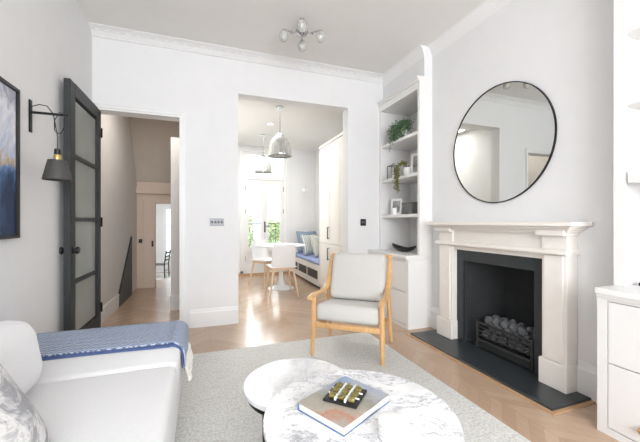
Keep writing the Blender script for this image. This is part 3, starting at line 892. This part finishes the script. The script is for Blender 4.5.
# throw over the end of the sofa
def strip(prof, y0, y1, th, name, mat, parent, wav=.0, slack=0, n=16, yoff=None):
    m = MB(); rows = []
    for j in range(n + 1):
        fr = j / n; top, bot = [], []
        for i, (x, z) in enumerate(prof):
            a = prof[max(0, i-1)]; b = prof[min(len(prof)-1, i+1)]
            d = Vector((b[0]-a[0], 0, b[1]-a[1])).normalized(); nr = Vector((-d.z, 0, d.x))
            if nr.z < 0 and abs(d.x) > .3: nr = -nr
            yy_ = y0 + (y1 - y0) * fr + (yoff(i / (len(prof)-1), fr) if yoff else 0)
            k = wav * math.sin(fr * 9 + i * .5) * (i / len(prof))
            p = Vector((x, yy_, z)) + nr * k
            top.append(m.bm.verts.new(p + nr * th)); bot.append(m.bm.verts.new(p))
        rows.append((top, bot))
    L = len(prof)
    for j in range(n):
        for i in range(L-1):
            (a, b), (c, d) = rows[j], rows[j+1]
            m.bm.faces.new((a[i], a[i+1], c[i+1], c[i])); m.bm.faces.new((b[i], d[i], d[i+1], b[i+1]))
        for i in (0, L-1): m.bm.faces.new((rows[j][0][i], rows[j][1][i], rows[j+1][1][i], rows[j+1][0][i]))
    for j in (0, n):
        for i in range(L-1): m.bm.faces.new((rows[j][0][i], rows[j][1][i], rows[j][1][i+1], rows[j][0][i+1]))
    return m.build(name, mat, parent, 'all')
th_ = thing('throw_blanket', (-.5, 2.12, .46), 'blue woven throw blanket with cream tassels draped across the sofa end', 'blanket')
def tprof(off, zend):
    e = off; R_ = .055 + e
    p = [(-.97 + k * .05, .456 + e) for k in range(17)]
    cx, cz = SXF - .05, .405
    for k in range(9):
        a = PI/2 - k * PI/16
        p.append((cx + math.cos(a) * R_, cz + math.sin(a) * R_))
    z = cz
    while z > zend: z -= .02; p.append((SXF + .006 + e, max(z, zend)))
    return p
yo = lambda s_, f_: -.02 * s_ + .01 * math.sin(s_ * 7) * (1 - f_)
strip(tprof(.001, .335), 1.90, 2.315, .006, 'lower_layer', 'throw_hem', th_, .0, yoff=yo)
strip(tprof(.009, .315), 1.925, 2.33, .008, 'upper_layer', 'throw', th_, .003, yoff=yo)
rnd = random.Random(8)
for k in range(22):
    y = 1.90 + k * .0185; m = MB(); x = SXF + .022
    pp = [(x, y, .335)]
    ln_k = rnd.uniform(.016, .027)
    for i in range(1, 5): pp.append((x + .006 * i + rnd.uniform(-.003, .005), y + rnd.uniform(-.009, .009), .335 - i * ln_k))
    m.tube(pp, [.003, .0065, .005, .006, .0075], 6)
    m.build('tassel', 'fringe', th_)

# back cushion and patterned pillow on the sofa
c1 = MB().box(-.105, .105, -.36, .36, -.145, .145, .085, 6)
c1.xf(Matrix.Translation((0, 0, 0)) @ Matrix.Rotation(R(-10), 4, 'Y'))
o = c1.build('back_cushion', 'sofa', None, 'all')
o.location = (-.712, 1.29, .597); tag(o, 'plump plain white back cushion standing on the sofa seat', 'cushion')
p1 = MB().pillow(.42, .42, .16)
o = p1.build('scatter_cushion', 'ikat', None, 'all'); o.location = (-.53, .965, .635)
o.rotation_euler = (R(-30), 0, R(88)); tag(o, 'grey and white streaked scatter cushion leaning at the near end of the sofa', 'cushion')

# ================================================================== COFFEE TABLES
def ctable(x, y, r, ztop, label, mat, feet, a0):
    t_ = thing('coffee_table', (x, y, .0125), label, 'coffee table', 'nested round coffee tables')
    MB().lathe([(0, ztop - .022), (r - .004, ztop - .022), (r, ztop - .018), (r, ztop - .004), (r - .004, ztop), (0, ztop)], (x, y, 0), 96).build('tabletop', mat, t_, True)
    MB().lathe([(r - .03, ztop - .05), (r - .018, ztop - .05), (r - .018, ztop - .0225), (r - .03, ztop - .0225), (r - .03, ztop - .05)], (x, y, 0), 72, cap=False).build('apron_ring', 'blackmetal', t_, True)
    for k in range(feet):
        a = a0 + 2 * PI * k / feet; c, s_ = math.cos(a), math.sin(a); rr = r - .024
        pth = [(x + c * rr, y + s_ * rr, ztop - .045), (x + c * rr, y + s_ * rr, .12), (x + c * (rr - .015), y + s_ * (rr - .015), .06), (x + c * (rr - .06), y + s_ * (rr - .06), .03), (x + c * (rr - .14), y + s_ * (rr - .14), .0215)]
        MB().tube(pth, .011, 8).build('leg', 'blackmetal', t_, True)
    MB().lathe([(r - .18, .013), (r - .15, .013), (r - .15, .022), (r - .18, .022), (r - .18, .013)], (x, y, 0), 48, cap=False).build('base_ring', 'blackmetal', t_, True)
    return t_
ctable(.54, 1.07, .350, .42, 'larger round veined marble coffee table with the book on it', 'marble', 4, R(40))
ctable(.425, 1.50, .255, .36, 'smaller lower round pale marble table tucked under the larger one', 'marble2', 3, R(218))

# book : corners (camera-space measured) -> world
cs, sn = math.cos(R(19.8)), math.sin(R(19.8))
def c2w(r_, f_): return Vector((r_ * cs + f_ * sn, -r_ * sn + f_ * cs, 0))
pc = c2w(.093, 1.232); ax = (c2w(.110, 1.41) - c2w(-.083, 1.204)).normalized()
ang = math.atan2(ax.y, ax.x)
bkx = thing('hardback_book', (pc.x, pc.y, .4202), 'large hardback picture book with landscape cover on the marble table', 'book', rz=ang)
MB().box(-.137, .137, -.108, .105, .003, .027, .001, 1).build('pages', 'paper', bkx, world=False)
m = MB(); m.box(-.141, .141, -.111, .111, .027, .030, .0008, 1); m.build('front_cover', 'cover', bkx, world=False)
m = MB(); m.box(-.141, .141, -.111, .111, 0, .003, .0008, 1); m.box(-.141, .141, .108, .111, .003, .027); m.build('back_cover', 'coverblue', bkx, world=False)

# noughts-and-crosses tray
tq = [c2w(*q) for q in ((.011, 1.201), (.074, 1.336), (.179, 1.288), (.128, 1.15))]
tc_ = (tq[0] + tq[1] + tq[2] + tq[3]) / 4; ax = (tq[1] - tq[0]).normalized(); a2 = math.atan2(ax.y, ax.x)
gt = thing('noughts_and_crosses_board', (tc_.x, tc_.y, .4504), 'small square black games board with nine gold blocks on the book', 'board game', rz=a2)
S_ = .066
MB().box(-S_, S_, -S_, S_, 0, .010, .003, 2).build('tray', 'black', gt, world=False)
for i in range(3):
    for j in range(3):
        x, y = (i - 1) * .039, (j - 1) * .039; k = random.Random(i * 3 + j)
        m = MB()
        m.box(-.0115, .0115, -.0115, .0115, 0, .014, .004, 2); m.box(-.008, .008, -.0035, .0035, .017, .020, .001, 1)
        m.xf(Matrix.Translation((x, y, .0101)) @ Matrix.Rotation(k.uniform(-.25, .25), 4, 'Z'))
        m.build('block', 'gold', gt, world=False)
for j in (-1, 1):
    MB().box(-S_ + .004, S_ - .004, j * .0195 - .003, j * .0195 + .003, .0101, .0225, .001, 1).build('divider', 'white_plastic', gt, world=False)
    MB().box(j * .0195 - .0015, j * .0195 + .0015, -S_ + .004, S_ - .004, .0101, .016, .0005, 1).build('divider', 'white_plastic', gt, world=False)

# stack of white coasters
pcz = c2w(.240, 1.055)
names = ['bottom', 'second', 'third', 'topmost']
csrc = None
for k in range(4):
    if csrc is None:
        m = MB().lathe([(0, 0), (.044, 0), (.049, .003), (.050, .008), (.049, .0125), (.045, .0142), (0, .0142)], (0, 0, 0), 48)
        o = csrc = m.build('coaster', 'white_ceramic', None, True)
    else:
        o = csrc.copy(); COL.objects.link(o)
    o.location = (pcz.x + .001 * (k % 2), pcz.y, .4202 + k * .0145)
    lab = ['bottom round white coaster of the stack, lying on the marble table', 'second round white coaster from the bottom of the table stack',
           'third round white coaster from the bottom of the table stack', 'topmost round white coaster of the stack beside the book'][k]
    tag(o, lab, 'coaster', 'white coasters stacked on the table')

# ================================================================== ARMCHAIR
ac = thing('armchair', (1.085, 2.385, .0125), 'light oak framed armchair with pale grey cushions standing on the rug', 'armchair', rz=-R(39.2))
Hs = [-1, 1]
for s_ in Hs:
    xx = s_ * .285
    MB().tube([(xx * 1.02, -.01, 0), (xx, 0.0, .25), (xx * .99, .0, .485)], [.013, .020, .017], 10, sq=(1, 1.15)).build('leg', 'oak', ac, True, world=False)
    MB().tube([(xx * 1.03, .50, 0), (xx, .455, .22), (xx * .99, .40, .53)], [.012, .017, .015], 10, sq=(1, 1.15)).build('leg', 'oak', ac, True, world=False)
    # sweeping arm running up into the back post
    ctrl = [(-.065, .478), (-.03, .490), (.03, .492), (.12, .488), (.22, .484), (.30, .492), (.37, .520), (.425, .575), (.465, .64), (.505, .72), (.545, .80)]
    MB().tube([(xx * (1.03 if y < .2 else 1.0 - (y - .2) * .05), y, z) for y, z in ctrl], [.017, .022, .023, .021, .020, .021, .022, .021, .019, .017, .015], 10, sq=(1.25, .8)).build('armrest', 'oak', ac, True, world=False)
    MB().tube([(xx * .93, .0, .255), (xx * .93, .46, .20)], .017, 8, sq=(.8, 1.4)).build('side_rail', 'oak', ac, True, world=False)
MB().box(-.28, .28, -.014, .014, .235, .278, .006, 2).build('front_rail', 'oak', ac, True, world=False)
MB().box(-.27, .27, .445, .470, .18, .22, .006, 2).build('rear_rail', 'oak', ac, True, world=False)
for z, y in ((.80, .553), (.56, .43)):
    MB().tube([(-.27, y, z - .02), (.27, y, z - .02)], .013, 8).build('back_rail', 'oak', ac, True, world=False)
m = MB().box(-.265, .265, -.255, .255, -.070, .070, .04, 5)
m.xf(Matrix.Translation((0, .245, .337)) @ Matrix.Rotation(R(-6), 4, 'X'))
m.build('seat_cushion', 'seat', ac, 'all', world=False)
m = MB().box(-.255, .255, -.06, .06, -.215, .215, .05, 5)
m.xf(Matrix.Translation((0, .432, .60)) @ Matrix.Rotation(R(-19), 4, 'X'))
m.build('back_cushion', 'seat', ac, 'all', world=False)

# ================================================================== WALL ITEMS (main room)
wl = thing('wall_lamp', (LX, 2.49, 1.77), 'black bracket wall lamp with a grey cone shade hanging on a cord', 'wall lamp')
x0 = LX + .001
MB().box(x0, x0 + .008, 2.475, 2.505, 1.675, 1.875, .002, 1).build('backplate', 'blackmetal', wl)
MB().box(x0 + .008, x0 + .205, 2.484, 2.496, 1.792, 1.806, .001, 1).build('arm', 'blackmetal', wl)
m = MB(); lx = -.868
m.tube([(x0 + .01, 2.49, 1.835), (x0 + .05, 2.485, 1.85), (x0 + .09, 2.485, 1.845), (x0 + .12, 2.487, 1.80), (x0 + .125, 2.49, 1.765), (lx - .004, 2.49, 1.69), (lx, 2.49, 1.66), (lx, 2.49, 1.56)], .003, 6)
m.tube([(lx + .035, 2.49, 1.79), (lx + .034, 2.49, 1.72), (lx + .02, 2.49, 1.685), (lx, 2.49, 1.68), (lx - .015, 2.49, 1.70), (lx - .016, 2.49, 1.76), (lx + .01, 2.49, 1.815), (lx + .036, 2.49, 1.80)], .003, 6)
m.build('cord', 'black', wl, True)
MB().lathe([(.006, 1.585), (.016, 1.58), (.018, 1.55), (.018, 1.545)], (lx, 2.49, 0), 16).build('lamp_cap', 'black', wl, True)
MB().lathe([(.018, 1.545), (.021, 1.54), (.023, 1.512), (.022, 1.508)], (lx, 2.49, 0), 16).build('collar', 'brass', wl, True)
MB().lathe([(.02, 1.512), (.050, 1.510), (.078, 1.385), (.075, 1.385), (.047, 1.506), (.02, 1.508)], (lx, 2.49, 0), 32, cap=False).build('lamp_shade', 'lampgrey', wl, True)
MB().lathe([(0, 1.41), (.018, 1.42), (.024, 1.45), (.014, 1.49), (.01, 1.507)], (lx, 2.49, 0), 16).build('bulb', 'white_ceramic', wl, True)

pt = thing('framed_painting', (LX, 1.75, 1.45), 'framed blue and white abstract painting on the left wall', 'painting')
y0_, y1_, z0_, z1_ = 1.20, 2.30, 1.03, 1.865
m = MB(); f_ = .016
m.box(LX + .001, LX + .035, y0_, y0_ + f_, z0_, z1_); m.box(LX + .001, LX + .035, y1_ - f_, y1_, z0_, z1_)
m.box(LX + .001, LX + .035, y0_ + f_, y1_ - f_, z0_, z0_ + f_); m.box(LX + .001, LX + .035, y0_ + f_, y1_ - f_, z1_ - f_, z1_)
m.build('frame', 'black', pt)
MB().box(LX + .002, LX + .022, y0_ + f_ + .002, y1_ - f_ - .002, z0_ + f_ + .002, z1_ - f_ - .002).build('canvas', 'canvas', pt)

sk = thing('wall_socket', (LX, 2.335, .46), 'white round wall socket low on the left wall behind the sofa', 'socket')
MB().box(LX + .001, LX + .008, 2.30, 2.37, .43, .50, .003, 2).build('faceplate', 'white_plastic', sk)
MB().lathe([(.02, .008), (.02, .014), (.012, .016), (0, .016)], (LX, 2.335, .465), 16, 'X').build('button', 'chrome', sk)

sw = thing('switch_plate', (.139, BY, 1.12), 'wide grey metal four-gang switch plate on the wall between the openings', 'light switch')
MB().box(.066, .212, BY - .008, BY - .001, 1.080, 1.158, .002, 1).build('faceplate', 'greymetal', sw)
for k in range(4):
    MB().box(.081 + k * .033, .098 + k * .033, BY - .013, BY - .008, 1.106, 1.132, .001, 1).build('switch', 'lampgrey', sw)
s3 = thing('dimmer_switch', (1.91, BY, 1.115), 'small black square switch on the wall left of the shelving', 'light switch')
MB().box(1.872, 1.948, BY - .009, BY - .001, 1.072, 1.158, .002, 1).build('faceplate', 'black', s3)
for k in range(2):
    MB().box(1.89 + k * .022, 1.904 + k * .022, BY - .014, BY - .009, 1.105, 1.128, .001, 1).build('switch', 'greymetal', s3)
s4 = thing('hall_switch', (-1.0, 6.2, .80), 'small black switch on the pale panel at the end of the hall', 'light switch')
MB().box(-1.03, -.975, 6.188, 6.199, .765, .83, .002, 1).build('faceplate', 'black', s4)
MB().box(-1.01, -.995, 6.183, 6.188, .785, .81, .001, 1).build('switch', 'lampgrey', s4)

# chandelier
chx, chy = .875, 2.93
ch = thing('ceiling_light', (chx, chy, CH), 'chrome ceiling light with clear glass globes on short arms', 'ceiling light')
MB().lathe([(.05, -.001), (.05, -.010), (.022, -.020), (.022, -.035), (.050, -.05), (.062, -.075), (.050, -.10), (.02, -.115), (.008, -.125), (0, -.126)], (chx, chy, CH), 28).build('body', 'chrome', ch, True)
for k in range(4):
    a = R(73) + k * PI / 2; c, s_ = math.cos(a), math.sin(a)
    arm = MB().tube([(chx + c * .04, chy + s_ * .04, CH - .075), (chx + c * .08, chy + s_ * .08, CH - .085), (chx + c * .12, chy + s_ * .12, CH - .07), (chx + c * .165, chy + s_ * .165, CH - .06)], .008, 8)
    arm.lathe([(.010, -.0), (.022, -.006), (.024, -.022), (.018, -.022)], (chx + c * .170, chy + s_ * .170, CH - .055), 16)
    arm.blob((chx + c * .10, chy + s_ * .10, CH - .082), (.015, .015, .015), 1, 0, 1)
    arm.build('arm', 'chrome', ch, True)
    g = MB().lathe([(.020, -.0), (.033, -.014), (.042, -.040), (.040, -.068), (.024, -.090), (.008, -.097), (0, -.098)], (chx + c * .172, chy + s_ * .172, CH - .072), 24, cap=False)
    gl_ = g.build('glass_globe', 'frost', ch, 'all')
    MB().blob((chx + c * .172, chy + s_ * .172, CH - .118), (.014, .014, .02), 1, 0, 2).build('bulb', 'bulb', gl_, 'all')

# ================================================================== DINING ROOM
def pendant(x, y, label):
    t_ = thing('pendant_lamp', (x, y, DC), label, 'pendant lamp', 'glass pendant lamps over the dining table')
    MB().lathe([(.055, -.001), (.055, -.018), (.01, -.024)], (x, y, DC), 24).build('canopy', 'chrome', t_, True)
    MB().tube([(x, y, DC - .02), (x + .003, y, DC - .2), (x, y, 2.335)], .005, 6).build('cord', 'greymetal', t_)
    MB().lathe([(.012, 2.35), (.03, 2.345), (.05, 2.325), (.065, 2.315), (.065, 2.30), (.03, 2.30)], (x, y, 0), 28).build('cap', 'chrome', t_, True)
    MB().lathe([(.060, 2.305), (.095, 2.28), (.128, 2.22), (.148, 2.14), (.160, 2.05), (.157, 2.05), (.144, 2.14), (.124, 2.22), (.092, 2.277), (.060, 2.300)], (x, y, 0), 40, cap=False).build('lamp_shade', 'frost', t_, True)
    rim = MB().lathe([(.158, 2.035), (.175, 2.033), (.176, 2.042), (.160, 2.052), (.158, 2.035)], (x, y, 0), 48, cap=False)
    for k in range(3):
        a = k * 2 * PI / 3 + .4
        rim.tube([(x + math.cos(a) * .06, y + math.sin(a) * .06, 2.31), (x + math.cos(a) * .13, y + math.sin(a) * .13, 2.26), (x + math.cos(a) * .168, y + math.sin(a) * .168, 2.04)], .004, 6)
    rim.build('rim', 'chrome', t_, True)
    MB().blob((x, y, 2.19), (.035, .035, .05), 2, 0, 2).build('bulb', 'white_ceramic', t_, 'all')
pendant(1.0, 4.42, 'nearer and larger-looking glass dome pendant in the dining room')
pendant(1.03, 5.95, 'farther glass dome pendant, in front of the garden doors')
sd = tag(origin(MB().lathe([(.055, -.001), (.055, -.02), (.04, -.035), (0, -.036)], (1.02, 5.2, DC), 24).build('smoke_alarm', 'white_plastic', None, True), (1.02, 5.2, DC)),
         'small round white smoke alarm on the dining room ceiling', 'smoke alarm')

# tall cabinets
tc = thing('tall_cabinet', (2.08, 4.45, 0), 'tall off-white fitted cupboard beside the window seat, black bar handles', 'cupboard')
MB().box(1.82, 2.355, BY + T + .002, 5.04, 0, 2.32).build('body', 'cabinet_w', tc)
ys = [BY + T + .01, 4.24, 4.63, 5.03]
for i in range(3):
    for (za, zb) in ((.09, .782), (.79, 2.28)):
        d = MB(); a, b = ys[i] + .002, ys[i+1] - .002
        d.box(1.806, 1.82, a, b, za, zb, .002, 1)
        for (p0, p1, q0, q1) in ((a, a + .05, za, zb), (b - .05, b, za, zb), (a + .05, b - .05, za, za + .05), (a + .05, b - .05, zb - .05, zb)):
            d.box(1.800, 1.806, p0, p1, q0, q1)
        do = d.build('door', 'cabinet_w', tc)
        if i == 1:
            hz = (.54, .72) if za < .5 else (.86, 1.04)
            MB().tube([(1.80, b - .03, hz[0] + .01), (1.775, b - .03, hz[0] + .01), (1.775, b - .03, hz[0] - .01), (1.775, b - .03, hz[1] + .01), (1.775, b - .03, hz[1] - .01), (1.80, b - .03, hz[1] - .01)][:1] + [(1.775, b - .03, hz[0]), (1.775, b - .03, hz[1]), (1.80, b - .03, hz[1] - .002)], .008, 6).build('handle', 'blackmetal', do)
MB().box(1.795, 2.355, BY + T + .002, 5.045, 2.321, 2.36, .004, 1).build('cornice', 'cabinet_w', tc)

# window seat
ws = thing('window_seat', (2.08, 5.95, 0), 'off-white window seat box with dark vent panels beneath blue cushion', 'bench')
m = MB(); m.box(1.82, 2.355, 5.05, 6.86, .04, .40); m.build('body', 'cabinet_w', ws)
MB().box(1.80, 1.82, 5.05, 6.86, .05, .40).build('front_panel', 'cabinet_w', ws)
for (a, b) in ((5.12, 5.66), (5.74, 6.26), (6.34, 6.80)):
    m = MB(); m.box(1.796, 1.80, a, b, .155, .30)
    for k in range(9): m.box(1.790, 1.796, a, b, .160 + k * .0155, .164 + k * .0155)
    m.build('vent_panel', basic('vent_brown', srgb(88, 82, 76), 0.6), ws)
MB().box(1.83, 2.34, 5.05, 6.84, 0, .04).build('plinth', 'black', ws)
tag(origin(MB().box(1.79, 2.355, 5.06, 6.85, .401, .455, .018, 3).build('bench_cushion', 'bench_blue', None, True), (2.07, 5.95, .401)),
    'long flat blue seat pad lying on the window seat', 'cushion')
def wsp(mat, x, y, z, w_, h_, rz, tilt, label, ruf=0):
    m = MB().pillow(w_, h_, .15, ruf=ruf); o = m.build('scatter_cushion', mat, None, 'all')
    o.location = (x, y, z); o.rotation_euler = (R(tilt), 0, R(rz)); tag(o, label, 'cushion', 'scatter cushions on the window seat')
wsp('cushion_blue', 2.09, 6.62, .70, .46, .46, 8, -14, 'dusty blue square cushion at the back of the window seat')
wsp('stripe', 2.02, 6.18, .67, .42, .42, 20, -18, 'striped pale cushion between the blue and the frilled cushion on window seat')
wsp('ruffle', 2.10, 5.80, .665, .44, .42, 28, -18, 'frilled sage-grey cushion nearest the tall cupboard on window seat', .012)

# wall sconce
sc_ = thing('wall_sconce', (2.16, DY, 1.85), 'small white swan-neck wall light on the far dining room wall', 'wall lamp')
MB().lathe([(.035, -.001), (.035, -.014), (.02, -.02)], (2.16, DY, 1.84), 20, 'Y').build('backplate', 'white_ceramic', sc_, True)
MB().tube([(2.16, DY - .015, 1.84), (2.14, DY - .07, 1.88), (2.11, DY - .12, 1.95), (2.07, DY - .15, 1.96), (2.05, DY - .16, 1.90), (2.05, DY - .16, 1.83)], .007, 8).build('arm', 'white_ceramic', sc_, True)
MB().lathe([(.015, 1.84), (.035, 1.82), (.065, 1.765), (.062, 1.765), (.033, 1.812), (.015, 1.83)], (2.05, DY - .16, 0), 24, cap=False).build('lamp_shade', 'white_ceramic', sc_, True)

# tulip dining table
dt = thing('dining_table', (1.24, 5.40, 0), 'round white pedestal dining table before the garden doors', 'table')
MB().lathe([(0, .712), (.395, .712), (.42, .722), (.425, .732), (.42, .738), (0, .738)], (1.24, 5.40, 0), 64).build('tabletop', 'table_white', dt, True)
MB().lathe([(.225, .0005), (.225, .008), (.16, .022), (.08, .06), (.045, .14), (.032, .30), (.032, .46), (.05, .60), (.09, .68), (.16, .711)], (1.24, 5.40, 0), 48).build('pedestal', 'table_white', dt, True)

def dining_chair(x, y, rz, label):
    t_ = thing('dining_chair', (x, y, 0), label, 'chair', 'white dining chairs at the round table', rz)
    # local: front = +y, backrest at -y
    MB().box(-.20, .20, -.19, .21, .435, .455, .009, 3).build('seat', 'white_plastic', t_, True, world=False)
    MB().box(-.17, .17, -.16, .18, .395, .434, .004, 1).build('seat_frame', 'ash', t_, world=False)
    m = MB(); n1, n2 = 10, 8
    F, B = [], []
    for i in range(n1 + 1):
        a = -1 + 2 * i / n1; fr, bkk = [], []
        for j in range(n2 + 1):
            b = j / n2; wd = (.185 - .01 * b) * (1 - .10 * max(0, b - .8) / .2)
            yb = -.19 - .06 * b + .045 * a * a
            fr.append(m.bm.verts.new((a * wd, yb, .45 + .335 * b))); bkk.append(m.bm.verts.new((a * wd, yb - .012, .45 + .335 * b)))
        F.append(fr); B.append(bkk)
    for i in range(n1):
        for j in range(n2):
            m.bm.faces.new((F[i][j], F[i][j+1], F[i+1][j+1], F[i+1][j])); m.bm.faces.new((B[i][j], B[i+1][j], B[i+1][j+1], B[i][j+1]))
        for j in (0, n2): m.bm.faces.new((F[i][j], F[i+1][j], B[i+1][j], B[i][j]))
    for i in (0, n1):
        for j in range(n2): m.bm.faces.new((F[i][j], B[i][j], B[i][j+1], F[i][j+1]))
    m.build('backrest', 'white_plastic', t_, True, world=False)
    for sx in (-1, 1):
        for sy in (-1, 1):
            MB().tube([(sx * .215, sy * .215, .0005), (sx * .15, sy * .15, .41)], [.011, .018], 10).build('leg', 'ash', t_, True, world=False)
    return t_
dining_chair(1.13, 4.91, R(0), 'white dining chair with pale splayed legs, nearest the camera')
dining_chair(1.06, 5.80, R(-150), 'white dining chair on the far left of the round table')

# balcony railing and garden
bl = thing('balcony_railing', (1.24, 7.3, 0), 'black metal balcony railing outside the garden doors', 'railing')
m = MB(); m.box(.4, 2.1, 7.28, 7.31, 1.07, 1.09); m.box(.4, 2.1, 7.28, 7.31, .10, .12); m.box(.4, .43, 7.28, 7.31, 0, 1.09); m.box(2.07, 2.1, 7.28, 7.31, 0, 1.09)
m.build('rail', 'blackmetal', bl)
for k in range(15):
    MB().tube([(.50 + k * .105, 7.295, .12), (.50 + k * .105, 7.295, 1.07)], .006, 6).build('baluster', 'blackmetal', bl)
m = MB(); m.box(.15, 4.5, 7.0, 14, -.12, -.001); struct(m.build('floor_terrace', 'ground'))
def bush(x, y, z0, r_, hh, seed, label):
    t_ = thing('garden_bush', (x, y, z0), label, 'bush', 'bushes outside the garden doors')
    rr = random.Random(seed); pts = []
    for k in range(900):
        a = rr.uniform(0, 2 * PI); q = rr.random() ** .4; zz = rr.random()
        pts.append((x + math.cos(a) * r_ * q * (1 - .5 * zz), y + math.sin(a) * r_ * q * (1 - .5 * zz), z0 + .15 + hh * zz))
    MB().leaves(pts, .12, seed).build('foliage', 'garden', t_)
    MB().tube([(x, y, z0), (x, y, z0 + hh * .7)], .03, 8).build('trunk', 'threshold', t_)
bush(1.0, 9.3, 0, .45, 1.15, 3, 'pale green garden bush seen through the left glazed door')
bush(2.2, 9.9, 0, .6, 1.0, 4, 'pale green garden bush seen through the right glazed door')

# ================================================================== FAR ROOM
fc = thing('ladder_back_chair', (-1.16, 10.1, -.4395), 'dark ladder-back chair in the bright room beyond the hall', 'chair', rz=R(78))
MB().box(-.19, .19, -.19, .19, .36, .385, .006, 2).build('seat', 'black', fc, world=False)
for sx in (-1, 1):
    MB().tube([(sx * .18, .18, .0005), (sx * .175, .175, .36)], .016, 8).build('leg', 'black', fc, world=False)
    MB().tube([(sx * .18, -.20, .0005), (sx * .18, -.185, .38), (sx * .175, -.24, .76)], .016, 8).build('leg', 'black', fc, world=False)
for z, y in ((.50, -.205), (.60, -.218), (.70, -.232)):
    MB().box(-.17, .17, y - .008, y + .008, z - .022, z + .022, .003, 1).build('back_slat', 'black', fc, world=False)
for sy in (-.18, .17): MB().tube([(-.17, sy, .2), (.17, sy, .2)], .009, 6).build('stretcher', 'black', fc, world=False)
r2 = MB().box(-1.9, -.1, 8.6, 11.0, -.4495, -.44).build('rug', 'rug'); tag(origin(r2, (-1, 9.8, -.45)), 'pale rug on the floor of the far room beneath the dark chair', 'rug')
